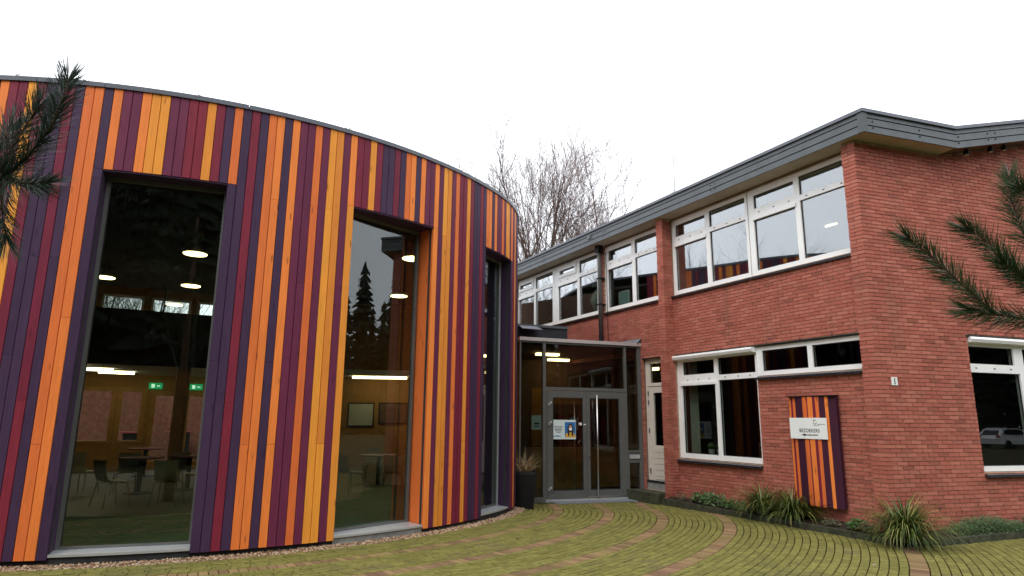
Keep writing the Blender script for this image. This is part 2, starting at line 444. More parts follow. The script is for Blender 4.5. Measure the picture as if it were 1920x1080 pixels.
rows = []      # (off0, off1, is_band)
def add_rows(a, b, n):
    for i in range(n): rows.append((a+(b-a)*i/n, a+(b-a)*(i+1)/n, False))
add_rows(.17, .765, 6); rows.append((.765,.965,True)); add_rows(.965,1.725,7); rows.append((1.725,1.935,True))
add_rows(1.935,2.695,7); rows.append((2.695,2.905,True)); add_rows(2.905,3.805,9); rows.append((3.805,4.015,True))
add_rows(4.015,6.225,21); rows.append((6.225,6.435,True)); add_rows(6.435,10.3,37)
pavers = []
for ri, (o0, o1, band) in enumerate(rows):
    t = -104+random.random(); j = .005
    while t < 14:
        L = (.104 if band else .212)
        r = pav_r(t)+(o0+o1)/2
        dt = math.degrees(L/r); tc = t+dt/2
        P = pav(tc, (o0+o1)/2)
        t += dt
        if P.y < 4.6 or P.x < -9.2 or P.x > 9.4 or P.y > 14.9: continue
        if (P-FE.o).dot(FE.n) < .26 and P.x > -.2: continue
        if kerb_side(P) < -.02: continue
        u, v, dz = proj(P)
        a0, a1 = t-dt, t
        gz = ground_z(P)+random.uniform(-.003,.003)
        jr, jt = .0055, math.degrees(.0045/r)
        c = [pav(a0+jt,o0+jr), pav(a0+jt,o1-jr), pav(a1-jt,o1-jr), pav(a1-jt,o0+jr)]
        tl = [random.uniform(-.002,.002) for _ in range(4)]
        pavers.append((band, P, [Vector((q.x,q.y,gz+k)) for q, k in zip(c, tl)], (u, v, dz)))
def paver_box(mb, c):
    # ring order is inner-left, outer-left, outer-right, inner-right; chamfered top
    cen = (c[0]+c[1]+c[2]+c[3])/4
    n = len(mb.v); k = 4
    lo = [q+V(0,0,-.06) for q in c]; mid = [q+V(0,0,-.006) for q in c]
    top = [q+(cen-q).normalized()*.006 for q in c]
    mb.v += lo+mid+top
    up = (c[1]-c[0]).cross(c[2]-c[1]).z > 0
    for i in range(4):
        j = (i+1) % 4
        for a in (0, 4):
            f = (n+a+i, n+a+j, n+a+4+j, n+a+4+i); mb.f.append(f if up else f[::-1])
    f = (n+8, n+9, n+10, n+11); mb.f.append(f if up else f[::-1])
vis = [p for p in pavers if -20 < p[3][0] < 1940 and p[3][1] < 1085 and p[3][2] > 0]
vis.sort(key=lambda p: p[3][2]); near = set(id(p) for p in vis[:300])
rest = {True: MB(), False: MB()}
for p in pavers:
    if id(p) in near:
        mb = MB(); paver_box(mb, p[2]); mb.build('paver', PAVE_RED if p[0] else PAVE, pavement, origin=Vector((p[1].x,p[1].y,-.06)))
    else: paver_box(rest[p[0]], p[2])
rest[False].build('mossy_pavers', PAVE, pavement, origin=V(0,8,0), kind='stuff')
rest[True].build('red_brown_pavers', PAVE_RED, pavement, origin=V(0,8,0), kind='stuff')

# gravel strip round the pavilion
gb = MB(); stones = MB()
ts = [-104+i*1.0 for i in range(0, 117)]
for t0, t1 in zip(ts, ts[1:]):
    gb.quad(pav(t0,-.12,.012), pav(t0,.19,-.012), pav(t1,.19,-.012), pav(t1,-.12,.012))
gravel_strip = gb.build('gravel_strip', GRAVEL_BED, origin=V(PC.x,PC.y,0)); tag(gravel_strip, kind='structure')
for i in range(5200):
    t = random.uniform(-92, 8); off = random.uniform(-.05,.185); P = pav(t, off)
    r = random.uniform(.008,.019); z = .012-.024*(off+.12)/.31 + r*.4
    n = len(stones.v); rx, ry, rz = (r*random.uniform(.7,1.3) for _ in range(3)); a = random.random()*3
    for dx, dy, dzz in ((1,0,0),(0,1,0),(-1,0,0),(0,-1,0),(0,0,1),(0,0,-1)):
        x, y = dx*rx, dy*ry
        stones.v.append(P+V(x*math.cos(a)-y*math.sin(a), x*math.sin(a)+y*math.cos(a), z+dzz*rz*.8))
    for f in ((0,1,4),(1,2,4),(2,3,4),(3,0,4),(1,0,5),(2,1,5),(3,2,5),(0,3,5)): stones.f.append(tuple(n+k for k in f))
tag(stones.build('gravel', GRAVEL, gravel_strip, origin=V(PC.x,PC.y,0)), kind='stuff')

# ------------------------------------------------------------------ round pavilion
Z_TOP = CAM_Z+2.6123*S; Z_BOT = CAM_Z-S+.004; Z_HEAD = CAM_Z+2.782*1.13; Z_CEIL = 5.72
pavilion = thing('round_pavilion', (PC.x, PC.y, 0), 'round pavilion clad in upright orange, amber, plum and purple boards', 'building')
ang = {}
for i in range(-46, 115):
    if i <= 20: ang[i] = -79.31+i*(17.41/20)
    elif i <= 40: ang[i] = -61.90+(i-20)*(16.7/20)
    elif i <= 60: ang[i] = -45.2+(i-40)*(15.68/20)
    else: ang[i] = -29.52+(i-60)*.784
PAT = 'OOPOMMOMYYMORRYRPPRP'
OVER = dict(zip(range(2, 20), 'POMMOYYMMRRYRPOPRP'))
OPEN = [(3, 16), (32, 46), (60, 71)]
def colour_of(i): return OVER.get(i, PAT[i % 20])
def cyl_hit(u, v):
    d = ray(u, v); C = PC-CAM
    A = d.x**2+d.y**2; B = -2*(d.x*C.x+d.y*C.y); Q = C.x**2+C.y**2-PR**2
    t = (-B-math.sqrt(max(0, B*B-4*A*Q)))/(2*A); P = CAM+d*t
    return pav_theta(P), P.z
joints = {}
for u, v in [(172,332),(63,480),(100,482),(10.5,664),(37,750),(63,833),(404,676),(428,755),(504,680),(458,834),(508,833),(541,670),(516,374.6),(591,387),(620,393),(661,398),(639,539),(567,531),(836,443),(859.5,450.5),(884,514),(588,672),(606,832),(831,826),(869,826),(864,764),(898,765)]:
    th, z = cyl_hit(u, v)
    for i in ang:
        if i+1 in ang and ang[i] <= th < ang[i+1]: joints.setdefault(i, []).append(z)
back = MB()
for i in range(-46, 114):
    t0, t1 = ang[i], ang[i+1]
    over = any(a <= i < b for a, b in OPEN)
    z0 = Z_HEAD if over else Z_BOT
    cuts = [z for z in joints.get(i, []) if z > z0+.15]
    jamb = [i == a-1 or i == b for a, b in OPEN]
    c = colour_of(i); segs = []
    if not over and any(jamb): cuts = [Z_HEAD]+[z for z in cuts if abs(z-Z_HEAD) > .1]
    if not cuts and not over and random.random() < .35: cuts = [random.uniform(1.2, 4.6)]
    zz = [z0]+sorted(cuts)+[Z_TOP]
    for k in range(len(zz)-1):
        cc = c
        if any(jamb) and not over and zz[k] < Z_HEAD-.01: cc = {2:'P',16:'P',31:'Y',46:'O',59:'P',71:'P'}.get(i, c)
        mb = MB(); gp = math.degrees(.0034/PR)
        r1 = random.uniform(-.0015,.002); a0, a1 = t0+gp, t1-gp
        z_a = zz[k]+(.002 if k else 0); z_b = zz[k+1]-(.002 if k < len(zz)-2 else 0)
        ch = math.degrees(.004/PR)
        inn = [pav(a0,-.024), pav(a1,-.024)]
        b = [inn[0], inn[1], pav(a1,r1-.004), pav(a1-ch,r1), pav(a0+ch,r1), pav(a0,r1-.004)]
        b = [Vector((q.x,q.y,z_a)) for q in b][::-1]
        # order so that the loop is counter clockwise seen from below for prism()
        mb.prism(b, Z*(z_b-z_a))
        mb.build('board', MW[cc], pavilion)
    # dark backing behind the boards
    zb = Z_HEAD if over else .0
    A0, A1 = pav(t0,-.05), pav(t1,-.05)
    B0, B1 = pav(t0,-.10), pav(t1,-.10)
    back.box8([A0+Z*zb, A1+Z*zb, B1+Z*zb, B0+Z*zb, A0+Z*(Z_TOP-.01), A1+Z*(Z_TOP-.01), B1+Z*(Z_TOP-.01), B0+Z*(Z_TOP-.01)])
back.build('backing_wall', DARK_PLINTH, pavilion)
far = MB()
for k in range(-180, int(ang[-46]), 4):
    t0, t1 = k, min(k+4, ang[-46]); A0, A1, B0, B1 = pav(t0,0), pav(t1,0), pav(t0,-.1), pav(t1,-.1)
    far.box8([A0, A1, B1, B0]+[q+Z*Z_TOP for q in (A0, A1, B1, B0)])
far.build('rear_wall', MW['M'], pavilion)
# metal roof trim, in lengths
tt = -118
while tt < 58:
    t1 = min(tt+13.5, 58); mb = MB(); n = 12
    prof = [(-.10,Z_TOP-.004),(.022,Z_TOP-.004),(.026,Z_TOP+.058),(-.10,Z_TOP+.075)]
    ring = [[pav(tt+(t1-tt)*k/n-(.0 if k < n else .06), o, z) for o, z in prof] for k in range(n+1)]
    for k in range(n):
        for q in range(4): mb.quad(ring[k][q], ring[k][(q+1) % 4], ring[k+1][(q+1) % 4], ring[k+1][q])
    mb.quad(*ring[0][::-1]); mb.quad(*ring[n])
    mb.build('roof_trim', TRIM, pavilion); tt = t1
# little white lumps of frayed foil on the trim
for u, v in [(30,146),(155,157),(370,183),(532,212),(645,240),(652,241),(838,312)]:
    th, z = cyl_hit(u, v); mb = MB(); P = pav(th, .02, Z_TOP+.05)
    for q in range(4):
        a = random.random()*6; d = V(math.cos(a), math.sin(a), random.uniform(-.2,.8))*random.uniform(.03,.06)
        mb.quad(P+V(0,0,.01*q), P+d, P+d+V(.012,.01,.02), P+V(.01,0,.03))
    mb.build('foil_scrap', SIGN_WHITE, pavilion)
roofp = MB(); rim = [pav(t, -.05, Z_TOP+.03) for t in range(-180, 60, 4)]
roofp.prism(rim, V(0,0,.03)); roofp.build('roof', ROOFING, pavilion)
# openings: flat glazing set back, reveals, head board, sill, plinth
for (i0, i1), cl, cr in zip(OPEN, ('P','Y','P'), ('P','O','P')):
    t0, t1 = ang[i0], ang[i1]
    DP = .27
    L0, L1 = pav(t0,-.03), pav(t1,-.03)
    mid = (L0+L1)/2; x = (L1-L0).normalized(); n = V(x.y,-x.x,0)
    w = (L1-L0).length
    fr = Frame(L0, x, n)
    gd = -DP+.05
    if i0 == 32:      # this pane stands a few degrees off the chord
        x = Matrix.Rotation(math.radians(5.8), 3, 'Z') @ x; n = V(x.y,-x.x,0)
        frg = Frame(L0+fr.n*.03, x, n)
    else: frg = fr
    for s_, c_, sgn in ((0, cl, 1), (w, cr, -1)):     # reveal boards
        mb = MB(); mb.fbox(fr, s_, s_-sgn*.02, -DP-.22, -.004, Z_BOT, Z_HEAD); mb.build('reveal_board', MW[c_], pavilion)
    mb = MB(); poly = [pav(t0+(t1-t0)*k/10,-.012,Z_HEAD-.022) for k in range(11)]+[fr(w,-DP-.2,Z_HEAD-.022), fr(0,-DP-.2,Z_HEAD-.022)]
    mb.prism(poly, V(0,0,.02)); mb.build('head_board', MW['P'], pavilion)
    zs = .135
    fw = .045
    win = MB().plate(frg, (.002, w-.002, zs-.02, Z_HEAD-.024), [(fw, w-fw, zs+.03, Z_HEAD-.07)], gd-.05, gd+.02).build('window', GREY_FRAME if i0 < 60 else GREY_FRAME, pavilion)
    MB().fbox(frg, fw-.01, w-fw+.01, gd-.022, gd-.010, zs+.02, Z_HEAD-.06).build('pane', GLASS_HALL, win)
    mb = MB(); poly = [frg(0,gd,zs+.004), frg(w,gd,zs+.004)]+[pav(t1+(t0-t1)*k/6,-.012,zs-.012) for k in range(7)]
    mb.prism([q-V(0,0,.028) for q in poly][::-1], V(0,0,.028)); mb.build('sill', ALU, win)
    mb = MB(); poly = [fr(0,-.2,0), fr(w,-.2,0)]+[pav(t1+(t0-t1)*k/6,-.035,0) for k in range(7)]
    mb.prism(poly[::-1], V(0,0,.105)); mb.build('plinth', CONCRETE if i0 == 32 else DARK_PLINTH, pavilion)
    if i0 == 60:
        MB().fbox(fr, w-.050, w-.042, gd+.02, gd+.05, zs, Z_HEAD-.04).build('bead', ALU, win)

# interior of the pavilion
W0, W1, W2, W3 = V(-16.1,17.85,0), V(-7.6,22.6,0), V(-1,23.2,0), V(-.4,18.9,0)
inner = [pav(t,-.11,0) for t in range(-180, 26, 5)]+[W3, W2, W1, W0]
fl = MB(); fl.prism([q+V(0,0,.02) for q in inner][::-1], V(0,0,.07)); fl.build('floor', FLOOR_IN, pavilion)
cp = MB(); cpt = [pav(t,-.36,.095) for t in range(-118, 20, 3)]; cin = [pav(t,-3.35,.095) for t in range(19, -119, -3)]
for k in range(len(cpt)-1): cp.quad(cpt[k], cpt[k+1], cin[len(cin)-2-k], cin[len(cin)-1-k])
cp.build('carpet', CARPET, pavilion)
ce = MB(); ce.prism([q+V(0,0,Z_CEIL) for q in inner], V(0,0,.06)); ce.build('ceiling', CEIL_DARK, pavilion)
def wall_frame(p, q):
    x = (q-p).normalized(); return Frame(p, x, V(x.y,-x.x,0)), (q-p).length
f01, l01 = wall_frame(W0, W1)
holes = [(3.6,4.5,.9,2.5),(4.7,5.3,.9,2.5),(5.6,6.2,.1,2.4),(6.55,7.05,.1,2.4),(7.4,7.9,.1,2.4),(8.25,8.8,.1,2.4)]
cler = [(2.5+k*1.35,2.5+k*1.35+1.15,4.55,5.45) for k in range(5)]
MB().plate(f01, (0,l01,.02,Z_CEIL), holes+cler, -.15, 0).build('inner_wall', OCHRE, pavilion)
for h in holes:
    MB().plate(f01, (h[0]-.08,h[1]+.08,h[2],h[3]+.08), [(h[0]+.05,h[1]-.05,h[2]+.08 if h[0] < 5 else h[2]+.25,h[3]-.05)], -.1, .03).build('door_frame', ORANGE_WOOD, pavilion)
for h in cler:
    MB().plate(f01, (h[0],h[1],h[2],h[3]), [(h[0]+.07,h[1]-.07,h[2]+.12,h[3]-.07)], -.12, -.02).build('clerestory_frame', WHITE, pavilion)
f12, l12 = wall_frame(W1, W2); MB().fbox(f12, 0, l12, -.15, 0, .02, Z_CEIL).build('inner_wall', OCHRE, pavilion)
f23, l23 = wall_frame(W2, W3); MB().fbox(f23, 0, l23, -.15, 0, .02, Z_CEIL).build('inner_wall', BROWN_WALL, pavilion)
rw0 = pav(-180,-.11); f00, l00 = wall_frame(rw0, W0); MB().fbox(f00, 0, l00, -.15, 0, .02, Z_CEIL).build('inner_wall', DARK_WALL, pavilion)
# low ceiling with dark upstand in front of the back wall
bx = f01.x; bn = f01.n
MB().fbox(f01, .6, l01-.2, .02, 4.6, 2.98, 3.12).build('low_ceiling', CEIL, pavilion)
MB().fbox(f01, .6, l01-.2, 4.605, 4.70, 2.96, 4.35).build('dark_upstand', DARK_WALL, pavilion)
for s_ in (1.2, 6.0):
    MB().fbox(f01, s_, s_+.32, 4.2, 4.55, .09, 2.97).build('column', MW['R'] if s_ < 3 else ORANGE_WOOD, pavilion)
for (s_, d_) in ((3.0,3.6),(3.6,2.5),(4.1,1.4),(6.9,3.4),(7.2,1.6)):
    o = MB().fbox(f01, s_, s_+.9, d_, d_+.14, 2.90, 2.975).build('strip_light', SOFT_LAMP)
    tag(o, 'long strip light under the low ceiling, %s' % {3.0:'nearest on the left',3.6:'middle of the left three',4.1:'farthest of the left three',6.9:'right of the round lamp, nearer',7.2:'right of the round lamp, farther'}[s_], 'ceiling light', 'strip lights under the low ceiling')
for k, (u, v, lab) in enumerate([(366,476,'largest, high in the tall left hall window'),(196,520,'at the left edge of the tall left hall window'),(358,536,'third from top in the tall left hall window'),(327,571,'lowest of the round lamps in the tall left hall window'),(775,485,'upper one in the middle hall window'),(748,555,'lower one in the middle hall window')]):
    P = on_z(u, v, 5.42); mb = MB(); mb.lathe(P, [(.02,.30),(.02,.08),(.26,.07),(.28,.02),(.26,.0)], 20)
    t = thing('round_lamp', P, 'glowing round ceiling lamp, '+lab, 'lamp', 'round hall lamps')
    mb.build('housing', SIGN_WHITE, t); MB().lathe(P-V(0,0,.012), [(.255,0),(.255,.01)], 20).build('diffuser', WARM_LAMP, t)
    MB().tube([P+V(0,0,.3), V(P.x,P.y,Z_CEIL+.01)], .008, 6).build('rod', BLACK, t)
for s_, lab in ((5.6,'above the left glass door'),(6.75,'on the wooden column'),(8.3,'at the right edge of the hall window')):
    t = thing('exit_sign', f01(s_,.06,2.55), 'small green exit sign '+lab, 'exit sign', 'green exit signs in the hall')
    MB().fbox(f01, s_-.19, s_+.19, .04, .09, 2.55, 2.74).build('box', EXIT_GREEN, t)
    MB().fbox(f01, s_-.12, s_-.03, .091, .096, 2.59, 2.70).build('pictogram', EXIT_WHITE, t)
    MB().fbox(f01, s_+.03, s_+.12, .091, .096, 2.63, 2.66).build('arrow', EXIT_WHITE, t)
o = MB().fbox(f12, 2.2, 4.0, .9, 1.05, 3.02, 3.09).build('strip_light', SOFT_LAMP); tag(o, 'long strip light before the ochre wall in the middle hall window', 'ceiling light', 'strip lights under the low ceiling')
MB().fbox(f12, .4, 6.0, .02, 2.2, 3.10, 3.22).build('low_ceiling', CEIL, pavilion)
# pictures on the ochre wall (generic)
for u, v0, v1, w, lab in ((678,755,800,.9,'left, grey'),(738,755,795,1.0,'right, dark with small figures')):
    P = on_plane(u, v0, f12.o, f12.n); s_ = (P-f12.o).dot(f12.x); zt = P.z; zb = on_plane(u, v1, f12.o, f12.n).z
    t = thing('wall_picture', f12(s_,.01,zb), 'framed picture on the ochre hall wall, %s' % lab, 'picture', 'pictures on the hall wall')
    MB().plate(f12, (s_-w/2,s_+w/2,zb,zt), [(s_-w/2+.04,s_+w/2-.04,zb+.04,zt-.04)], .005, .035).build('frame', DARK_WALL, t)
    MB().fbox(f12, s_-w/2+.03, s_+w/2-.03, .008, .02, zb+.03, zt-.03).build('print', PLASTER if 'grey' in lab else BROWN_WALL, t)
# projector hanging in the hall
P = on_z(305, 600, 4.7); t = thing('projector', P, 'dark projector hanging from the hall ceiling', 'projector')
mb = MB(); mb.box(P, V(1,0,0), V(0,1,0), Z, .5, .4, .16); mb.build('body', BLACK, t)
MB().tube([P+V(-.1,-.24,.08),P+V(-.1,-.19,.08)], .05, 12).build('lens', GASKET, t)
MB().tube([P+V(0,0,.16), V(P.x,P.y,Z_CEIL+.01)], .02, 8).build('pole', BLACK, t)

# hall furniture
def make_chair(P, rz, label):
    t = thing('chair', P, label, 'chair', 'chairs in the pavilion hall')
    c, s_ = math.cos(rz), math.sin(rz)
    def L(x, y, z): return P+V(x*c-y*s_, x*s_+y*c, z)
    mb = MB(); prof = [(-.22,.455),(-.1,.435),(.1,.44),(.19,.47),(.235,.60),(.26,.82)]
    wd = [.20,.21,.215,.205,.19,.215]; n = 4
    for off in (0, .012):
        for (y, z), w in zip(prof, wd):
            for k in range(n+1):
                x = -w+2*w*k/n; mb.v.append(L(x, y+(off if z > .47 else 0), z-off+.02*(x/w)**2))
    m = n+1; q = len(prof)*m
    for a in range(len(prof)-1):
        for k in range(n):
            i = a*m+k; mb.f.append((i,i+1,i+m+1,i+m)); mb.f.append((q+i,q+i+m,q+i+m+1,q+i+1))
    mb.build('shell', CHAIR_SHELL, t, smooth=True)
    for x in (-1, 1):
        for y in (-1, 1):
            MB().tube([L(.06*x,.05*y,.428), L(.19*x,.17*y,.41), L(.235*x,.235*y,.0)], .0115, 8).build('leg', CHROME, t)
    return t
def make_table(P, label, r=.45):
    t = thing('round_table', P, label, 'table', 'tables in the pavilion hall')
    MB().lathe(P, [(r,.72),(r+.005,.735),(r,.75)], 28).build('table_top', TABLE_RED, t)
    MB().tube([P+V(0,0,.03), P+V(0,0,.72)], .05, 12).build('column', BLACK, t)
    MB().lathe(P, [(.30,0),(.28,.02),(.06,.04)], 20).build('foot', BLACK, t)
FZ = .092
chairs = [(205,950,2.6,'pale ply chair front left in the left hall window, back to the glass'),(312,948,3.3,'pale ply chair front centre in the left hall window, back to the glass'),
 (232,925,.4,'pale ply chair behind the left table, half hidden'),(325,920,.2,'pale ply chair facing out behind the table in the left hall window'),
 (365,930,-1.2,'pale ply chair at the right jamb of the left hall window'),(150,925,1.2,'dark looking chair at the far left of the left hall window'),
 (655,925,2.5,'pale ply chair left in the middle hall window'),(735,925,3.4,'pale ply chair right in the middle hall window'),
 (700,900,.3,'pale ply chair behind the table in the middle hall window'),(768,915,-1.,'pale ply chair by the orange reveal of the middle window')]
for u, v, rz, lab in chairs:
    P = on_z(u, v, FZ); make_chair(V(P.x,P.y,FZ), rz, lab)
for u, v, lab in ((258,925,'round maroon table between chairs, left in the left hall window'),(350,918,'round maroon table at the right side of the left hall window'),(268,893,'round maroon table farther back in the left hall window'),(708,912,'round maroon table in the middle hall window')):
    P = on_z(u, v, FZ); make_table(V(P.x,P.y,FZ), lab)
for u, v, w, lab, mt in ((245,872,1.3,'tall dark standing table far back in the hall',BLACK),(332,865,.9,'tall dark standing table before the wooden column',BLACK),(705,872,1.2,'tall dark standing table in the middle hall window',BLACK)):
    P = on_z(u, v, FZ); P = V(P.x,P.y,FZ); t = thing('standing_table', P, lab, 'table', 'standing tables in the hall')
    x = FWD.cross(Z).normalized(); y = Z.cross(x)
    mb = MB(); mb.box(P+V(0,0,1.05), x, y, Z, w*.9, .6, .04); mb.build('table_top', TABLE_RED, t)
    mb = MB(); mb.box(P, x, y, Z, .55, .4, 1.05); mb.build('pedestal', mt, t)
for u, v, lab in ((205,860,'left of two orange tub seats far back in the hall'),(262,858,'right of two orange tub seats far back in the hall')):
    P = on_z(u, v, FZ); P = V(P.x,P.y,FZ); t = thing('tub_seat', P, lab, 'seat', 'orange seats in the hall')
    MB().lathe(P, [(.25,.05),(.33,.12),(.36,.40),(.30,.42)], 16).build('cushion', ORANGE, t)
    MB().lathe(P, [(.2,0),(.2,.05)], 12).build('base', BLACK, t)

# ------------------------------------------------------------------ brick school building
school = thing('brick_school_building', (K.x, K.y, 0), 'two storey red brick school building with white windows and grey fascia', 'building')
ZW = 6.15+KZ          # soffit
DA = -.25             # recessed wall of facade A
def zz(z): return z+KZ
WIN_TOP = zz(6.09)
holesA = [(2.62-2.36+.02,4.87,zz(4.33),ZW),(5.27,7.56,zz(4.33),ZW),(7.80,10.24,zz(4.33),ZW),(10.24,12.62,zz(4.33),ZW),
          (2.575,4.895,zz(.735),zz(2.95)),(.24,2.575,zz(2.375),zz(2.95)),(5.16,6.03,zz(-.02),zz(2.965)),(6.35,12.9,0,zz(3.1))]
holesA[0] = (.24,4.87,zz(4.33),ZW)
wallA = MB().plate(FA, (.2,12.9,-.06,ZW-.002), holesA, DA-.22, DA-.012).build('long_wall', MORTAR, school)
holeB = (1.985,4.50,zz(.76),zz(2.955))
_wb = MB().plate(FB, (.012,7.2,-.06,ZW-.01), [holeB], -.22, -.012)
_wb.prism([FB(1.92,-.22,ZW-.009), FB(7.2,-.22,ZW-.009), FB(7.2,-.22,ZW+1.2)], FB.n*.208)
wallB = _wb.build('gable_wall', MORTAR, school)
pil = MB().plate(FA, (.012,.225,-.06,ZW-.002), [], DA-.2, -.012).build('corner_pilaster', MORTAR, school)
pil1 = MB().plate(FA, (4.882,5.068,-.06,ZW-.002), [], DA-.1, -.012).build('pilaster', MORTAR, school)
COURSE, BL, BH = .0635, .213, .0525
brick_list = []     # (frame, parent, s0, s1, d_front, z0, depth)
def lay(fr, parent, s0, s1, z1, holes, dfront, phase, depth=.10, ztop=None):
    n = int(z1/COURSE)+2
    for k in range(-1, n):
        z = k*COURSE; zc = z+COURSE/2
        if zc > z1 and ztop is None: continue
        segs = [(s0, s1)]
        for h in holes:
            if h[2]-.03 < zc < h[3]+.005:
                ns = []
                for a, b in segs:
                    if h[1] <= a or h[0] >= b: ns.append((a, b)); continue
                    if h[0] > a: ns.append((a, h[0]))
                    if h[1] < b: ns.append((h[1], b))
                segs = ns
        off = phase+(BL/2 if k % 2 else 0)
        for a, b in segs:
            i = math.floor((a-off)/BL)
            while off+i*BL < b-.02:
                p, q = max(a, off+i*BL), min(b, off+(i+1)*BL); i += 1
                if q-p < .035: continue
                if ztop is not None and zc > ztop((p+q)/2): continue
                brick_list.append((fr, parent, p+(.005 if p > a+1e-4 else .0), q-(.005 if q < b-1e-4 else 0), dfront+random.uniform(-.0025,.0025), z+.005, depth))
lay(FA, wallA, .225, 12.9, ZW-.03, holesA, DA, .03)
KINK = 1.92; RISE = .233
def topB(s): return ZW+max(0, s-KINK)*RISE-.03
lay(FB, wallB, .0, 7.2, ZW+1.2, [holeB], 0, -.107, ztop=topB)
for k in range(-1, int((ZW-.03)/COURSE)):
    for p, q in (((0,.24),) if k % 2 else ((0,.118),(.128,.24))):
        brick_list.append((FA, pil, p, q, random.uniform(-.0025,.0025), k*COURSE+.005, .095))
lay(FA, pil1, 4.868, 5.082, ZW-.03, [], 0, 4.868, .09)
# return face of the inner pilaster (faces the camera)
FR = Frame(FA(4.868, 0, 0), -FA.n, -FA.x)
lay(FR, pil1, .094, .25, ZW-.03, [], 0, .03, .08)
def brick_score(b):
    fr, par, s0, s1, d, z, dep = b
    u, v, dz = proj(fr((s0+s1)/2, d, z))
    if not (-5 < u < 1925 and 0 < v < 1080 and dz > 0): return 0
    u2, v2, _ = proj(fr(s1, d, z)); u1, v1, _ = proj(fr(s0, d, z))
    return abs(u2-u1)*(1 if s1-s0 > .18 else .5)/dz if par is wallB or par is pil else 0
ranked = sorted(range(len(brick_list)), key=lambda i: -brick_score(brick_list[i]))
single = set(ranked[:300]); meshes = {}
stuff = {}
for i, (fr, par, s0, s1, d, z, dep) in enumerate(brick_list):
    if i in single:
        key = (round(s1-s0, 2), round(dep, 2))
        me = meshes.get(key)
        if me is None:
            w = key[0]; mb = MB(); mb.box(V(0,0,0), V(1,0,0), V(0,1,0), Z, w, dep, BH)
            me = bpy.data.meshes.new('brick'); me.from_pydata([tuple(p) for p in mb.v], [], mb.f); me.materials.append(BRICK); me.update(); meshes[key] = me
        link_mesh('brick', me, fr((s0+s1)/2, d-dep/2, z), par, rz=fr.ang)
    else:
        stuff.setdefault(par.name, (par, MB()))[1].fbox(fr, s0, s1, d-dep, d, z, z+BH)
for par, mb in stuff.values():
    mb.build('brickwork', BRICK, par, origin=Vector((K.x,K.y,0)), kind='stuff')

# windows of the school
def window(fr, rect, panes, d, name='window', vents=(), sash=(), glass=GLASS, sill=None, frame_mat=WHITE, label=None, depth=.09):
    w = MB().plate(fr, rect, panes, d-depth, d).build(name, frame_mat, school)
    if label: w['label'] = label
    gk = MB()
    for p in panes:
        gk.plate(fr, (p[0]-.004,p[1]+.004,p[2]-.004,p[3]+.004), [(p[0]+.012,p[1]-.012,p[2]+.012,p[3]-.014)], d-.05, d-.028)
        MB().fbox(fr, p[0]-.002, p[1]+.002, d-.046, d-.036, p[2]-.002, p[3]+.002).build('pane', glass, w)
    gk.build('gasket', GASKET, w)
    for sr, so in sash:     # proud sash frames
        MB().plate(fr, sr, [so], d+.001, d+.028).build('sash', frame_mat, w)
    if vents:
        vm = MB()
        for s_, z_ in vents: vm.fbox(fr, s_-.018, s_+.018, d-.004, d+.006, z_-.010, z_+.010)
        vm.build('vent_caps', GREY_INK, w, kind='stuff')
    if sill:
        s0, s1, zt, dt = sill
        n = max(1, round((s1-s0)/.3)); tl = (s1-s0)/n
        for k in range(n):
            mb = MB(); a, b = s0+k*tl+.003, s0+(k+1)*tl-.003
            c = [fr(a,d-.02,zt), fr(b,d-.02,zt), fr(b,dt,zt-.035), fr(a,dt,zt-.035)]
            lo = [fr(a,d-.02,zt-.06), fr(b,d-.02,zt-.06), fr(b,dt,zt-.075), fr(a,dt,zt-.075)]
            if (c[1]-c[0]).cross(c[2]-c[1]).z < 0: c.reverse(); lo.reverse()
            mb.box8(lo+c); mb.build('sill_tile', SILL, w)
    return w
DW = -.30
def upper_pair(sl, sr, s_open0, s_open1, s_fix0, s_fix1, small_vent=False, clip0=None):
    """sl>sr: left/right ends; opening column (s_open0>s_open1) and fixed column"""
    lo, hi = zz(4.34), WIN_TOP
    panes = []; sash = []
    if small_vent:
        panes.append((s_open1+.09, s_open0-.08, zz(5.785), zz(5.925)))
        sash.append(((s_open1+.02, s_open0-.01, zz(5.70), zz(6.01)), (s_open1+.10, s_open0-.09, zz(5.795), zz(5.915))))
    else:
        panes.append((s_open1, s_open0, zz(5.69), zz(5.97)))
    panes.append((s_open1-.01, s_open0+.02, zz(4.43), zz(5.455)))
    panes.append((s_fix1, s_fix0, zz(5.645), zz(6.01)))
    panes.append((s_fix1, s_fix0, zz(4.43), zz(5.54)))
    dots = [(s_open1+.12+k*(s_open0-s_open1-.24)/2, zz(5.60)) for k in range(3)]+[(s_fix1+.15+k*(s_fix0-s_fix1-.3)/2, zz(5.592)) for k in range(3)]
    w = window(FA, (sr, sl, lo, hi), panes, DW, vents=dots, sash=sash, sill=(sr, sl, zz(4.335), DA+.05))
    MB().fbox(FA, s_open1-.03, s_open0+.03, DW+.001, DW+.030, zz(5.455), zz(5.525)).build('transom_rail', WHITE, w)
    return w
upper_pair(4.87, 2.60, 4.755, 3.80, 3.67, 2.66)
upper_pair(2.575, .25, 2.43, 1.475, 1.355, .34)
upper_pair(7.56, 5.27, 7.42, 6.415, 6.275, 5.36)
upper_pair(10.235, 7.81, 9.98, 8.97, 8.84, 7.94, True)
upper_pair(12.61, 10.25, 12.55, 11.54, 11.42, 10.345, True)
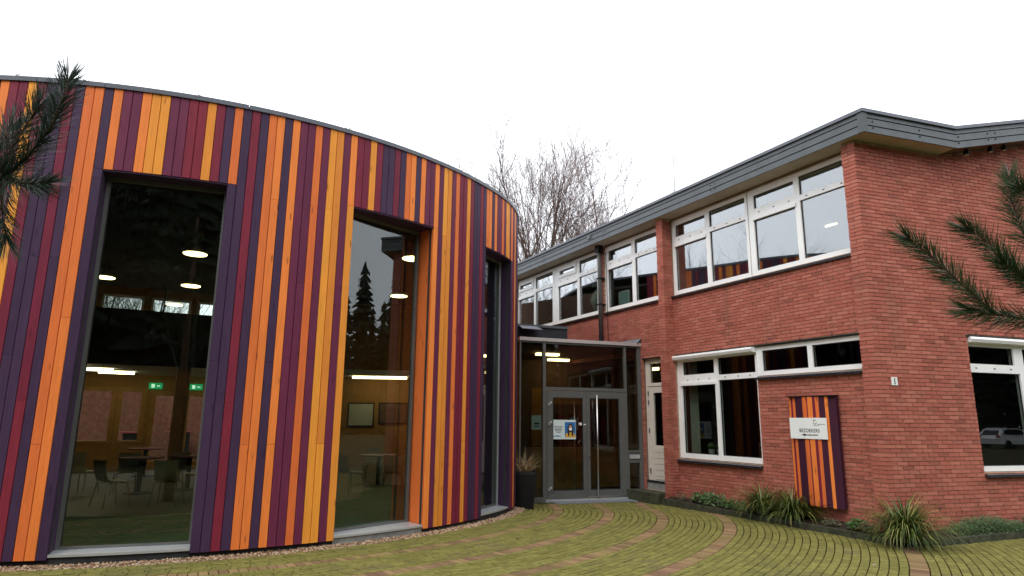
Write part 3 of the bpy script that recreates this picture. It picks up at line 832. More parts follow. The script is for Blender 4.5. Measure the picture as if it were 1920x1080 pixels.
# head board between window tops and soffit, and posts between the bays
MB().fbox(FA, .25, 12.9, DW-.05, DW-.004, WIN_TOP+.002, ZW-.002).build('head_board', SOFFIT, school)
MB().fbox(FA, .25, 12.9, DW-.002, DW+.012, WIN_TOP+.028, WIN_TOP+.036).build('head_bead', BROWN_WALL, school)
MB().fbox(FA, 7.565, 7.80, DW-.10, DW-.02, zz(4.34), WIN_TOP).build('mullion_panel', WHITE, school)
# big ground floor window with shutter box, strip window to its right
lowpanes = [(3.755,4.70,zz(2.51),zz(2.795)),(3.745,4.745,zz(.845),zz(2.278)),(2.657,3.645,zz(2.462),zz(2.81)),(2.637,3.64,zz(.845),zz(2.355))]
wlow = window(FA, (2.58,4.89,zz(.745),zz(2.94)), lowpanes, DW, vents=[(4.55,zz(2.40)),(4.22,zz(2.40)),(3.9,zz(2.40)),(3.45,zz(2.41)),(3.1,zz(2.41)),(2.8,zz(2.41))], glass=GLASS_DARK, sill=(2.57,4.96,zz(.735),DA+.07))
MB().fbox(FA, 3.72, 4.77, DW+.001, DW+.03, zz(2.28), zz(2.345)).build('transom_rail', WHITE, wlow)
mb = MB(); c = [FA(2.60,DW+.001,zz(2.83)), FA(2.60,DW+.13,zz(2.85)), FA(2.60,DW+.15,zz(2.90)), FA(2.60,DW+.14,zz(2.938)), FA(2.60,DW+.001,zz(2.938))]
mb.prism(c, FA.x*(4.975-2.60)); mb.build('shutter_box', WHITE, wlow)
wst = window(FA, (.25,2.575,zz(2.385),zz(2.935)), [(1.452,2.466,zz(2.465),zz(2.857)),(.34,1.352,zz(2.465),zz(2.855))], DW+.01, glass=GLASS_DARK, sill=(.25,2.585,zz(2.378),DA+.07))
MB().fbox(FA, .24, 4.93, DA-.06, DA+.012, zz(2.942), zz(2.965)).build('steel_lintel', BLACK, school)
MB().fbox(FA, 2.574, 2.586, DW-.02, DW+.03, zz(2.36), zz(2.94)).build('joint_strip', WHITE, wst)
# gable window
DB = -.07
wB = window(FB, (1.99,4.49,zz(.77),zz(2.94)), [(2.05,3.11,zz(2.50),zz(2.79)),(2.055,3.21,zz(.852),zz(2.36)),(3.33,4.40,zz(2.50),zz(2.79)),(3.36,4.41,zz(.852),zz(2.36))], DB, vents=[(2.2,zz(2.43)),(2.62,zz(2.43)),(3.0,zz(2.43)),(3.6,zz(2.43))], glass=GLASS_DARK, sill=(1.985,4.50,zz(.762),.05))
mb = MB(); c = [FB(2.03,DB+.001,zz(2.84)), FB(2.03,DB+.001,zz(2.938)), FB(2.03,DB+.10,zz(2.938)), FB(2.03,DB+.12,zz(2.90)), FB(2.03,DB+.10,zz(2.85))]
mb.prism(c, FB.x*2.44); mb.build('shutter_box', WHITE, wB)
MB().fbox(FB, 1.96, 4.53, -.05, .012, zz(2.944), zz(2.962)).build('steel_lintel', BLACK, school)
# open weep joints above the lintels
for s_ in (.9, 1.55, 2.3, 2.95, 3.6, 4.3):
    MB().fbox(FA, s_, s_+.012, DA-.02, DA+.0045, zz(2.975), zz(3.025)).build('weep_joint', GASKET, wallA)
for s_ in (2.2, 3.05, 3.9):
    MB().fbox(FB, s_, s_+.012, -.02, .0045, zz(2.975), zz(3.025)).build('weep_joint', GASKET, wallB)
for s_, z_ in ((.95,.22),(1.75,.26),(2.3,.24),(1.4,.16)):
    MB().fbox(FB, s_, s_+.012, -.02, .0045, zz(z_), zz(z_)+.05).build('weep_joint', GASKET, wallB)
# white side door with top light
dd = -.32
drame = MB().plate(FA, (5.16,6.02,zz(.19),zz(2.95)), [(5.26,5.875,zz(2.394),zz(2.856)),(5.24,5.94,zz(.20),zz(2.318))], dd-.09, dd).build('side_door', CREAM, school)
MB().fbox(FA, 5.25, 5.885, dd-.05, dd-.04, zz(2.385), zz(2.865)).build('pane', GLASS_DARK, drame)
leaf = MB().plate(FA, (5.245,5.935,zz(.205),zz(2.312)), [(5.30,5.78,zz(.967),zz(2.163))], dd-.07, dd-.012).build('door_leaf', CREAM, drame)
MB().fbox(FA, 5.29, 5.79, dd-.05, dd-.04, zz(.96), zz(2.17)).build('pane', GLASS_DARK, leaf)
for k, z_ in enumerate((.286,.419,.551,.68,.818,.93)):
    z0 = (.215, .286, .419, .551, .68, .818)[k]
    MB().fbox(FA, 5.29, 5.775, dd-.012, dd-.001, zz(z0)+.006, zz(z_)-.006).build('plank', CREAM, leaf)
for z_ in (2.16, 1.95, 1.30, .40):
    MB().fbox(FA, 5.925, 5.955, dd-.005, dd+.016, zz(z_)-.06, zz(z_)+.05).build('hinge', GREY_INK, drame)
MB().fbox(FA, 5.16, 6.05, DA-.06, DA+.004, zz(2.952), zz(2.985)).build('lintel', BLACK, drame)
MB().fbox(FA, 5.14, 6.03, dd-.1, dd+.05, zz(.155), zz(.188)).build('threshold', SILL, drame)
MB().fbox(FA, 5.14, 6.03, dd-.1, dd+.03, -.06, zz(.154)).build('riser', CONCRETE, drame)
st = MB().fbox(FA, 5.10, 6.28, DA+.012, DA+.47, -.06, .175)
o = st.build('door_step', MOSSY_CONC); tag(o, 'low mossy concrete step block below the cream side door', 'step')
# rooms behind the windows
def room(s0, s1, z0, z1, depth, wall, ceil, fmat, name):
    d0 = DW-.12; d1 = d0-depth
    MB().fbox(FA, s0, s1, d1, d1-.05, z0, z1).build('room_back_wall', wall, school)
    MB().fbox(FA, s0, s0+.05, d1, d0, z0, z1).build('room_side_wall', wall, school)
    MB().fbox(FA, s1-.05, s1, d1, d0, z0, z1).build('room_side_wall', wall, school)
    MB().fbox(FA, s0, s1, d1, d0, z1, z1+.05).build('room_ceiling', ceil, school)
    MB().fbox(FA, s0, s1, d1, d0, z0-.05, z0).build('room_floor', fmat, school)
room(.30, 5.18, 3.65, ZW-.10, 5.5, PLASTER, CEIL, FLOOR_IN, 'upper')
room(5.20, 13.0, 3.65, ZW-.10, 5.5, PLASTER, CEIL, FLOOR_IN, 'upper')
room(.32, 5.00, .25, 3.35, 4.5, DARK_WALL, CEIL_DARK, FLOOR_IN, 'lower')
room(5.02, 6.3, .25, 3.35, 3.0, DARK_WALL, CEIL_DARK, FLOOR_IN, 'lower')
# gable room
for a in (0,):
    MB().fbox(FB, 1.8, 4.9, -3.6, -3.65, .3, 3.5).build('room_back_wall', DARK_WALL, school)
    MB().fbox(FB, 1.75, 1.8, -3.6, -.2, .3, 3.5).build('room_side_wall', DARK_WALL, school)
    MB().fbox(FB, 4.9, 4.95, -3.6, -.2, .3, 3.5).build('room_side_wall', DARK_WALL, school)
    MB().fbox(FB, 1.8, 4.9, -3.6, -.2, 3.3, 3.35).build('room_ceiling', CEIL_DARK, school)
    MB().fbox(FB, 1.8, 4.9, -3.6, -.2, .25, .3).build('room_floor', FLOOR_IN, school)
# roof: fascia boards, trim, soffit, slab
ZF = ZW-.02
OA, OB = .155, .32                       # overhang of fascia face
cs = FA.x.dot(FB.n); 
def corner(oa, ob):                       # plan corner at offsets oa from A plane and ob from B plane
    # solve K + x with dot(nA)=oa, dot(nB)=ob
    a, b, c, d = FA.n.x, FA.n.y, FB.n.x, FB.n.y; det = a*d-b*c
    return K+V((oa*d-b*ob)/det, (a*ob-c*oa)/det, 0)
CO = corner(OA, OB)
roof = MB()
far_in = FA(13.2,-8,0)
slab_poly = [corner(OA-.05,OB-.05), FA(13.2,OA-.05,0), FA(13.2,-7,0), FB(KINK,-7,0), FB(KINK,OB-.05,0)]
roof.prism([q+Z*(ZW+.012) for q in slab_poly], V(0,0,.33))
rz0 = ZW+.012; rz1 = ZW+.012+(7.4-KINK)*RISE
A0, A1, A2, A3 = FB(KINK+.002,OB-.05,rz0), FB(7.4,OB-.05,rz1), FB(7.4,-7,rz1), FB(KINK+.002,-7,rz0)
roof.box8([A0,A1,A2,A3]+[q+Z*.33 for q in (A0,A1,A2,A3)])
roof_o = roof.build('roof', ROOFING, school)
so = MB(); so.prism([q+Z*(ZW-.002) for q in [corner(OA-.03,OB-.03), FA(13.2,OA-.03,0), FA(13.2,DW,0), FA(.1,DW,0), corner(-.1,-.1), FB(KINK,-.1,0), FB(KINK,OB-.03,0)]], V(0,0,.012)); so.build('soffit', SOFFIT, roof_o)
A0, A1, A2, A3 = FB(KINK+.003,OB-.03,rz0-.014), FB(7.4,OB-.03,rz1-.014), FB(7.4,-.1,rz1-.014), FB(KINK+.003,-.1,rz0-.014)
MB().box8([A0,A1,A2,A3]+[q+Z*.012 for q in (A0,A1,A2,A3)]).build('soffit', BROWN_WALL, roof_o)
bands = [(0,.117),(.130,.247),(.260,.336)]
jA = [(CO-K).dot(FA.x)+.086, 3.05, 6.95, 10.1, 13.2]
for z0, z1 in bands:
    for k, (s0, s1) in enumerate(zip(jA, jA[1:])):
        tilt = .012
        c = [FA(s0+.002,OA-.02,ZF+z0), FA(s1-.002,OA-.02,ZF+z0), FA(s1-.002,OA+.004,ZF+z0), FA(s0+.002,OA+.004,ZF+z0)]
        t_ = [FA(s0+.002,OA-.02,ZF+z1), FA(s1-.002,OA-.02,ZF+z1), FA(s1-.002,OA-.006,ZF+z1), FA(s0+.002,OA-.006,ZF+z1)]
        if (c[1]-c[0]).cross(c[2]-c[1]).z < 0: c.reverse(); t_.reverse()
        MB().box8(c+t_).build('fascia_board', FASCIA, roof_o)
    sB = (CO-K).dot(FB.x)
    for s0, s1 in ((sB+.09, KINK-.001), (KINK+.001, 2.78), (2.784, 5.2), (5.204, 7.4)):
        r0, r1 = max(0,s0-KINK)*RISE, max(0,s1-KINK)*RISE
        c = [FB(s0,OB-.02,ZF+z0+r0), FB(s1,OB-.02,ZF+z0+r1), FB(s1,OB+.004,ZF+z0+r1), FB(s0,OB+.004,ZF+z0+r0)]
        t_ = [FB(s0,OB-.02,ZF+z1+r0), FB(s1,OB-.02,ZF+z1+r1), FB(s1,OB-.006,ZF+z1+r1), FB(s0,OB-.006,ZF+z1+r0)]
        if (c[1]-c[0]).cross(c[2]-c[1]).z < 0: c.reverse(); t_.reverse()
        MB().box8(c+t_).build('fascia_board', FASCIA, roof_o)
# corner post of the fascia
cp_ = [corner(OA+.010,OB+.010), FB((CO-K).dot(FB.x)+.085,OB+.010,0), FB((CO-K).dot(FB.x)+.085,OB-.02,0), corner(OA-.02,OB-.02), FA((CO-K).dot(FA.x)+.085,OA-.02,0), FA((CO-K).dot(FA.x)+.085,OA+.010,0)]
MB().prism([q+Z*(ZF-.003) for q in cp_], V(0,0,.343)).build('fascia_corner', FASCIA, roof_o)
for s0, s1 in ((-.05, 5.9), (5.905, 13.2)):
    c0 = corner(OA+.03, OB+.03) if s0 < 0 else FA(s0,OA+.03,0); c1 = corner(OA-.14, OB-.14) if s0 < 0 else FA(s0,OA-.14,0)
    b = [c0, FA(s1,OA+.03,0), FA(s1,OA-.14,0), c1]
    MB().prism([q+Z*(ZF+.342) for q in b], V(0,0,.058)).build('roof_trim', TRIM, roof_o)
b = [corner(OA+.03, OB+.03), corner(OA-.14, OB-.14), FB(KINK,OB-.14,0), FB(KINK,OB+.03,0)]
MB().prism([q+Z*(ZF+.342) for q in b][::-1], V(0,0,.0585)).build('roof_trim', TRIM, roof_o)
r1 = (7.4-KINK)*RISE
c = [FB(KINK+.001,OB-.14,ZF+.342), FB(KINK+.001,OB+.03,ZF+.342), FB(7.4,OB+.03,ZF+.342+r1), FB(7.4,OB-.14,ZF+.342+r1)]
MB().box8(c+[q+Z*.058 for q in c]).build('roof_trim', TRIM, roof_o)
scr = MB()
for s_ in jA[1:-1]:
    for ds in (-.06, .06):
        for z_ in (.20,.09): scr.fbox(FA, s_+ds-.011, s_+ds+.011, OA-.004, OA+.008, ZF+z_-.01, ZF+z_+.01)
for s_ in (.1, 1.1, 1.98, 2.7, 2.88):
    for z_ in (.20,.09):
        r_ = max(0, s_-KINK)*RISE; scr.fbox(FB, s_-.011, s_+.011, OB-.004, OB+.008, ZF+z_-.01+r_, ZF+z_+.01+r_)
scr.build('screws', BLACK, roof_o, kind='stuff')
MB().fbox(FA, 7.55, 7.66, OA+.002, OA+.05, ZF+.17, ZF+.26).build('sensor_box', GREY_INK, roof_o)
# downpipe
dp = thing('downpipe', FA(7.6,-.12,3.7), 'dark grey downpipe beside the upper windows, ending on the entrance roof', 'downpipe')
MB().fbox(FA, 7.53, 7.69, -.20, -.06, ZW-.20, ZW-.003).build('hopper', BLACK, dp)
MB().tube([FA(7.61,-.13,ZW-.20), FA(7.60,-.14,ZW-.42), FA(7.60,-.15,3.80)], .055, 12).build('pipe', GREY_FRAME, dp, smooth=True)
MB().tube([FA(7.60,-.15,3.92), FA(7.60,-.15,3.62)], .060, 12).build('shoe', BLACK, dp)
for z_ in (5.42, 4.72):
    MB().fbox(FA, 7.52, 7.68, DA-.02, -.08, z_, z_+.03).build('bracket', BLACK, dp)
cb = MB(); cb.tube([FA(7.45,DA+.01,ZW-.2), FA(7.42,DA+.012,5.6), FA(7.40,DA+.012,3.6)], .008, 6)
tag(cb.build('cable', BLACK), 'thin black cable running down beside the grey downpipe', 'cable')
# soffit spot lamps on the gable
for s_, r_, lab in ((2.35,.045,'small round spot lamp under the gable eave, nearest the roof valley'),(2.95,.05,'round spot lamp under the gable eave, middle one'),(3.3,.045,'round spot lamp under the gable eave, rightmost')):
    z_ = ZW+(s_-KINK)*RISE-.004; t = thing('spot_lamp', FB(s_,.16,z_-.11), lab, 'lamp', 'spot lamps under the gable eave')
    MB().lathe(FB(s_,.16,z_-.11), [(.02,0),(.045,.02),(.05,.06),(.03,.085)], 14).build('housing', BLACK, t, smooth=True)
    MB().tube([FB(s_,.16,z_-.03), FB(s_,.16,z_)], .02, 8).build('mount', BLACK, t)
    MB().lathe(FB(s_,.16,z_-.116), [(.03,0),(.03,.006)], 12).build('lens', PLASTER, t)
# house number plate
t = thing('house_number', FB(.32,.01,zz(2.09)), 'small white house number plate reading 1 on the gable wall', 'house number')
MB().fbox(FB, .262, .377, .003, .014, zz(2.095), zz(2.22)).build('plate', SIGN_WHITE, t)
def text_mesh(body, size, fr, s, z, d, mat, parent, name='lettering', flip=False, bold=0.0, sx=1.0):
    cu = bpy.data.curves.new(name, 'FONT'); cu.body = body; cu.size = size; cu.align_x = 'CENTER'; cu.extrude = .0006; cu.offset = bold; cu.space_character = 1.12
    to = bpy.data.objects.new('tmp', cu); col.objects.link(to); bpy.context.view_layer.update()
    me = bpy.data.meshes.new_from_object(to.evaluated_get(bpy.context.evaluated_depsgraph_get()))
    bpy.data.objects.remove(to)
    me.name = name; me.materials.clear(); me.materials.append(mat)
    k = -1 if flip else 1
    o = fr(s, d, z)
    for v in me.vertices:
        v.co = fr.x*(v.co.x*k*sx)+Z*v.co.y+fr.n*v.co.z
    return link_mesh(name, me, o, parent)
text_mesh('1', .13, FB, .32, zz(2.112), .0155, INK, t, 'numeral', bold=.002)

# visitor sign board
t = thing('visitor_sign_board', FA(1.33,DA+.13,zz(.146)), 'curved purple and orange striped board with white BEZOEKERS plate', 'sign')
sb0, sb1, zb0, zb1 = .87, 1.81, zz(.146), zz(1.952)
def bow(s):   # gently bowed front
    q = (s-(sb0+sb1)/2)/((sb1-sb0)/2); return DA+.10+.055*(1-q*q)
strip = [(0,.05,'O'),(.05,.10,'R'),(.10,.165,'O'),(.165,.34,'P'),(.34,.43,'O'),(.43,.455,'R'),(.455,.557,'O'),(.557,.615,'R'),(.615,.683,'O'),(.683,.80,'P'),(.80,.86,'O'),(.86,1.0,'M')]
W_ = sb1-sb0
for a, b, c_ in strip:
    s0, s1 = sb1-a*W_, sb1-b*W_; n = 3; poly = [FA(s0+(s1-s0)*k/n, bow(s0+(s1-s0)*k/n), zb0) for k in range(n+1)]+[FA(s1,DA+.04,zb0), FA(s0,DA+.04,zb0)]
    MB().prism(poly, Z*(zb1-zb0)).build('stripe', DARK_PLUM if c_ in 'PM' else MW[c_], t)
MB().fbox(FA, sb0-.01, sb1+.01, DA+.02, DA+.162, zb1+.001, zb1+.018).build('cap', BLACK, t)
MB().fbox(FA, sb0+.1, sb1-.1, DA-.02, DA+.05, zb0+.2, zb1-.2).build('wall_mount', BLACK, t)
dpl = DA+.161
MB().fbox(FA, 1.026, 1.768, dpl, dpl+.006, zz(1.242), zz(1.594)).build('plate', SIGN_WHITE, t)
text_mesh('BEZOEKERS', .086, FA, 1.375, zz(1.352), dpl+.0075, INK, t, flip=True, bold=.0008, sx=.82)
ar = MB(); zc = zz(1.308)
ar.prism([FA(1.54,dpl+.0065,zc), FA(1.46,dpl+.0065,zc+.022), FA(1.46,dpl+.0065,zc-.022)], FA.n*.0015)
ar.fbox(FA, 1.21, 1.465, dpl+.0065, dpl+.008, zc-.007, zc+.007); ar.build('arrow', INK, t)
lg = MB()
for (x0, z0, x1, z1, w) in ((1.285,1.57,1.265,1.545,.010),(1.265,1.545,1.235,1.562,.008),(1.265,1.545,1.277,1.528,.010),(1.29,1.515,1.275,1.492,.009),(1.275,1.492,1.245,1.488,.009),(1.245,1.488,1.228,1.505,.009),(1.228,1.505,1.225,1.523,.008)):
    p, q = FA(x0,dpl+.0065,zz(z0)), FA(x1,dpl+.0065,zz(z1)); tn = (q-p).normalized(); nn = tn.cross(FA.n)*w/2
    lg.prism([p-nn, q-nn, q+nn, p+nn], FA.n*.0012)
lg.build('emblem', INK, t)
sm = MB()
for k in range(11): sm.fbox(FA, 1.205-k*.0135, 1.205-k*.0135-.010, dpl+.0065, dpl+.0078, zz(1.482), zz(1.492)+.003*(k % 3 == 0))
for k in range(10): sm.fbox(FA, 1.285-k*.012, 1.285-k*.012-.009, dpl+.0065, dpl+.0078, zz(1.464), zz(1.470))
sm.build('small_print', GREY_INK, t, kind='stuff')

# ------------------------------------------------------------------ entrance lobby (glazed front between pavilion and school)
KE = 1.165
def ez(z): return KE*z-.053
def es(s): return KE*s
lobby = thing('entrance_lobby', FE(.9,0,-.05), 'dark grey glazed entrance lobby with double doors and flat roof', 'building')
ZR = ez(3.03)
panes = [(es(-.50),es(-.045),ez(.09),ez(3.0)),(es(.015),es(1.745),ez(2.148),ez(2.99)),(es(1.795),es(2.06),ez(.935),ez(3.0)),(es(1.815),es(2.05),ez(.16),ez(.70)),(es(.03),es(1.755),-.2,ez(2.085)),(es(1.81),es(2.06),ez(.735),ez(.90))]
front = MB().plate(FE, (es(-.53),es(2.14),-.06,ZR-.002), panes, -.09, 0).build('curtain_wall_frame', GREY_FRAME, lobby)
for k in (0, 1, 2, 3):
    p = panes[k]; MB().fbox(FE, p[0]-.01, p[1]+.01, -.052, -.042, p[2]-.01, p[3]+.01).build('pane', GLASS_DARK, front)
MB().fbox(FE, es(1.805), es(2.065), -.06, -.02, ez(.73), ez(.905)).build('letter_panel', GREY_FRAME, front)
MB().fbox(FE, es(1.825), es(2.052), -.019, .004, ez(.778), ez(.852)).build('letter_box', ALU, front)
# double door
for s0, s1, g0, g1, nm in ((.035,.868,.155,.798,'left'),(.874,1.75,.947,1.60,'right')):
    lf = MB().plate(FE, (es(s0),es(s1),ez(.062),ez(2.075)), [(es(g0),es(g1),ez(.20),ez(1.948))], -.055, .012).build('door_leaf', GREY_FRAME, lobby)
    MB().fbox(FE, es(g0)-.01, es(g1)+.01, -.030, -.020, ez(.20)-.01, ez(1.948)+.01).build('pane', GLASS_DARK, lf)
    gk = MB().plate(FE, (es(g0)-.003,es(g1)+.003,ez(.20)-.003,ez(1.948)+.003), [(es(g0)+.014,es(g1)-.014,ez(.20)+.014,ez(1.948)-.014)], -.018, .004); gk.build('gasket', GASKET, lf)
    if nm == 'right':
        s_ = es(1.077); d_ = .085
        MB().tube([FE(s_,d_,ez(.075)), FE(s_,d_,ez(2.01))], .017, 12).build('pull_bar', STEEL, lf, smooth=True)
        for z_ in (.12, 1.95): MB().tube([FE(s_,.012,ez(z_)), FE(s_,d_,ez(z_))], .010, 8).build('bar_bracket', BLACK, lf)
        MB().fbox(FE, es(.89), es(1.745), .013, .022, ez(.062), ez(.085)).build('brush_strip', STEEL, lf)
    else:
        s_ = es(.653); d_ = -.09
        MB().tube([FE(s_,d_,ez(.20)), FE(s_,d_,ez(1.89))], .012, 10).build('pull_bar', STEEL, lf, smooth=True)
        for z_ in (.24, 1.86): MB().tube([FE(s_,-.055,ez(z_)), FE(s_,d_,ez(z_))], .008, 8).build('bar_bracket', STEEL, lf)
        for z_ in (1.83, 1.46, .245):
            MB().fbox(FE, es(.055), es(.085), .012, .05, ez(z_)-.045, ez(z_)+.005).build('hinge', ALU, lf)
            MB().fbox(FE, es(.088), es(.122), .012, .05, ez(z_)-.005, ez(z_)+.045).build('hinge', ALU, lf)
        MB().fbox(FE, es(.155), es(.185), .012, .018, ez(.155), ez(.175)).build('stop_button', BLACK, lf)
        MB().fbox(FE, es(.715), es(.775), -.010, -.004, ez(1.42), ez(1.47)).build('sticker', SIGN_WHITE, lf)
        MB().fbox(FE, es(.722), es(.74), -.004, -.002, ez(1.425), ez(1.45)).build('sticker_mark', RED, lf)
        MB().fbox(FE, es(.805), es(.855), .0125, .02, ez(1.425), ez(1.445)).build('lock_plate', SIGN_WHITE, lf)
        MB().tube([FE(es(.73),-.06,ez(1.07)), FE(es(.73),-.10,ez(1.09)), FE(es(.77),-.10,ez(1.12)), FE(es(.77),-.06,ez(1.14))], .012, 8).build('latch', STEEL, lf)
MB().fbox(FE, es(.868), es(.874), -.05, -.01, ez(.062), ez(2.075)).build('meeting_gap', BLACK, lobby)
MB().tube([FE(es(.92),.012,ez(.86)), FE(es(.92),.05,ez(.86))], .02, 10).build('lock_knob', STEEL, lobby)
MB().fbox(FE, es(.0), es(1.78), -.1, .055, -.06, .006).build('threshold', ALU, lobby)
o = MB().fbox(FE, es(.08), es(2.0), .056, .42, -.06, -.032).build('bluestone_slab', BLUESTONE); tag(o, 'flat grey bluestone slab before the glass entrance doors', 'paving slab')
# roof edge trim, roof, dark rooflight upstand
MB().fbox(FE, es(-.54), es(-.055+.30), -.10, .035, ZR, ZR+.078).build('roof_trim', SILVER_TRIM, lobby)
MB().fbox(FE, es(-.055+.30)+.003, es(2.142), -.10, .035, ZR, ZR+.078).build('roof_trim', SILVER_TRIM, lobby)
lob_poly = [FE(es(-.5),-.1,0), FE(es(2.14),-.1,0), FA(6.9,DA-.02,0), FA(11.5,DA-.02,0), V(-.1,19,0)]
MB().prism([q+Z*(ZR-.03) for q in lob_poly], V(0,0,.06)).build('roof', ROOFING, lobby)
ups = [FE(es(-.5),-.9,0), FE(es(.83),-.9,0), FE(es(.83),-2.6,0), FE(es(-.5),-2.6,0)]
MB().prism([q+Z*(ZR+.03) for q in ups], V(0,0,.42)).build('rooflight_upstand', ROOFING, lobby)
MB().prism([q+Z*(ZR+.451) for q in [FE(es(-.52),-.87,0), FE(es(.85),-.87,0), FE(es(.85),-2.6,0), FE(es(-.52),-2.6,0)]], V(0,0,.06)).build('upstand_cap', FASCIA, lobby)
mb = MB(); c = [FE(es(-.28),-.62,ZR+.36), FE(es(.14),-.55,ZR+.34), FE(es(.10),-.86,ZR+.46), FE(es(-.28),-.86,ZR+.46)]
mb.prism(c, V(0,0,.015)); mb.build('rooflight_flap', TRIM, lobby)
mb = MB(); q0 = FE(es(2.13),.02,ZR+.07); 
wl_ = [FA(6.05,DA+.006,ZR+.19), FA(6.75,DA+.006,ZR+.19), FA(9.0,DA+.006,ZR+.19)]
for p, q in zip(wl_, wl_[1:]):
    mb.quad(p, q, q-V(0,0,.12)+FA.n*.12, p-V(0,0,.12)+FA.n*.12)
    mb.quad(p+V(0,0,-.004), p-V(0,0,.124)+FA.n*.12, q-V(0,0,.124)+FA.n*.12, q+V(0,0,-.004))
mb.build('lead_flashing', LEAD, lobby)
# lobby interior
lf_poly = [FE(es(-.5),-.1,0), FE(es(2.10),-.1,0), FA(6.9,DA-.3,0), FA(11.2,DA-.3,0), V(.2,19,0)]
MB().prism([q+Z*(-.05) for q in lf_poly], V(0,0,.05)).build('floor', FLOOR_IN, lobby)
MB().prism([q+Z*(ZR-.10) for q in lf_poly], V(0,0,.03)).build('ceiling', BROWN_WALL, lobby)
MB().fbox(FA, 6.3, 12.9, DA-2.6, DA-2.5, -.05, 3.5).build('corridor_wall', OCHRE, lobby)
MB().fbox(FA, 6.30, 6.36, DA-2.5, DA-.24, -.05, 3.5).build('corridor_end_wall', PLASTER, lobby)
MB().fbox(FA, 6.36, 12.9, DA-2.5, DA-.24, 3.28, 3.34).build('corridor_ceiling', BROWN_WALL, lobby)
MB().abox(-.05, .03, 14.75, 19.2, -.05, ZR-.07).build('side_wall', BROWN_WALL, lobby)
FL = Frame(FE(es(-.52),-3.4,0), FE.x, FE.n)
MB().fbox(FL, -.2, 4.4, -.1, 0, 0, ZR-.07).build('back_wall', BROWN_WALL, lobby)
MB().fbox(FL, 1.6, 4.3, .0005, .02, 1.0, 2.6).build('wall_panel', OCHRE, lobby)
MB().fbox(FL, 2.0, 3.9, .001, .06, 1.15, 2.15).build('coat_rack', BROWN_WALL, lobby)
for k in range(9):
    MB().fbox(FL, 2.1+k*.2, 2.24+k*.2, .061, .14, 1.15-.1*(k % 3), 1.8+.08*(k % 2)).build('coat', (DARK_WALL, MW['R'], TABLE_RED)[k % 3], lobby)
MB().fbox(FL, .1, .9, .001, .05, .05, 2.3).build('red_door', MW['M'], lobby)
MB().fbox(FL, 1.2, 4.2, .6, 1.2, 0, 1.0).build('counter', ORANGE_WOOD, lobby)
for s0, d0, lab in ((.55,-1.6,'strip lamp in the glass entrance lobby, right of the mullion'),(-.42,-2.6,'strip lamp in the glass entrance lobby, far left'),(1.3,-2.9,'strip lamp in the glass entrance lobby, far right')):
    o = MB().fbox(FE, es(s0)-.25, es(s0)+.35, d0, d0+.16, ZR-.16, ZR-.105).build('strip_light', WARM_LAMP); tag(o, lab, 'ceiling light', 'lobby strip lights')
# lamp behind the side door top light
_s, _z = FA.px(1226, 692, -.56)
o = MB().fbox(FA, _s-.17, _s+.17, -.58, -.54, _z-.035, _z+.035).build('strip_light', WARM_LAMP); tag(o, 'warm lamp glowing behind the side door top light', 'ceiling light')
# poster on the left leaf and small notice on the left pane
t = thing('door_poster', FE(es(.40),.0,ez(1.153)), 'pale poster with portrait on blue, stuck inside the left door leaf', 'poster')
pz = -.013
MB().fbox(FE, es(.157), es(.647), pz-.002, pz, ez(1.153), ez(1.52)).build('paper', POSTER, t)
MB().fbox(FE, es(.415), es(.640), pz+.0005, pz+.0015, ez(1.19), ez(1.48)).build('blue_field', BLUE, t)
def disc(fr, s, z, rx, rz_, d, mat, nm, par, n=18, a0=0, a1=2*math.pi):
    pts = [fr(s+rx*math.cos(a0+(a1-a0)*k/n), d, z+rz_*math.sin(a0+(a1-a0)*k/n)) for k in range(n)]
    MB().prism(pts, fr.n*.0008).build(nm, mat, par)
sx_, zx_ = es(.533), ez(1.36)
disc(FE, sx_, ez(1.335), .075, .135, pz+.0018, HAIR, 'hair', t)
pts = [FE(sx_-.135,pz+.003,ez(1.19)), FE(sx_+.122,pz+.003,ez(1.19)), FE(sx_+.105,pz+.003,ez(1.255)), FE(sx_+.04,pz+.003,ez(1.285)), FE(sx_-.04,pz+.003,ez(1.285)), FE(sx_-.115,pz+.003,ez(1.255))]
MB().prism(pts, FE.n*.0008).build('jacket', YELLOW_TOP, t)
for k in (-1, 1): disc(FE, sx_+k*.045, ez(1.255), .022, .055, pz+.0042, HAIR, 'hair_lock', t)
disc(FE, sx_, zx_+.012, .040, .062, pz+.0054, SKIN, 'face', t)
disc(FE, sx_, zx_-.018, .040, .035, pz+.0066, SIGN_WHITE, 'mask', t)
for k in (-1, 1): disc(FE, sx_+k*.016, zx_+.026, .007, .004, pz+.0066, HAIR, 'eye', t, 8)
tx = MB()
for r_, w in enumerate((.22,.19,.185,.165,.10)):
    x = es(.285)-w/2; z_ = ez(1.385)-r_*.031
    while x < es(.285)+w/2-.01:
        l = random.uniform(.018,.05); l = min(l, es(.285)+w/2-x); tx.fbox(FE, x, x+l, pz+.0005, pz+.0015, z_, z_+.014); x += l+.008
tx.build('print_lines', INK, t, kind='stuff')
tm = MB()
for k in range(8): tm.fbox(FE, es(.165)+k*.024, es(.165)+k*.024+.022, pz+.0005, pz+.0015, ez(1.20), ez(1.20)+random.uniform(.01,.03))
tm.build('print_skyline', BLUE, t, kind='stuff')
t = thing('paper_notice', FE(es(-.15),-.03,ez(1.3)), 'small white paper notice with arrow behind the left lobby pane', 'notice')
MB().fbox(FE, es(-.26), es(-.06), -.064, -.060, ez(1.33), ez(1.60)).build('paper', POSTER, t)
nb = MB(); nb.fbox(FE, es(-.21), es(-.10), -.0595, -.0588, ez(1.43), ez(1.46)); nb.fbox(FE, es(-.21), es(-.10), -.0595, -.0588, ez(1.385), ez(1.40)); nb.build('print_lines', INK, t, kind='stuff')

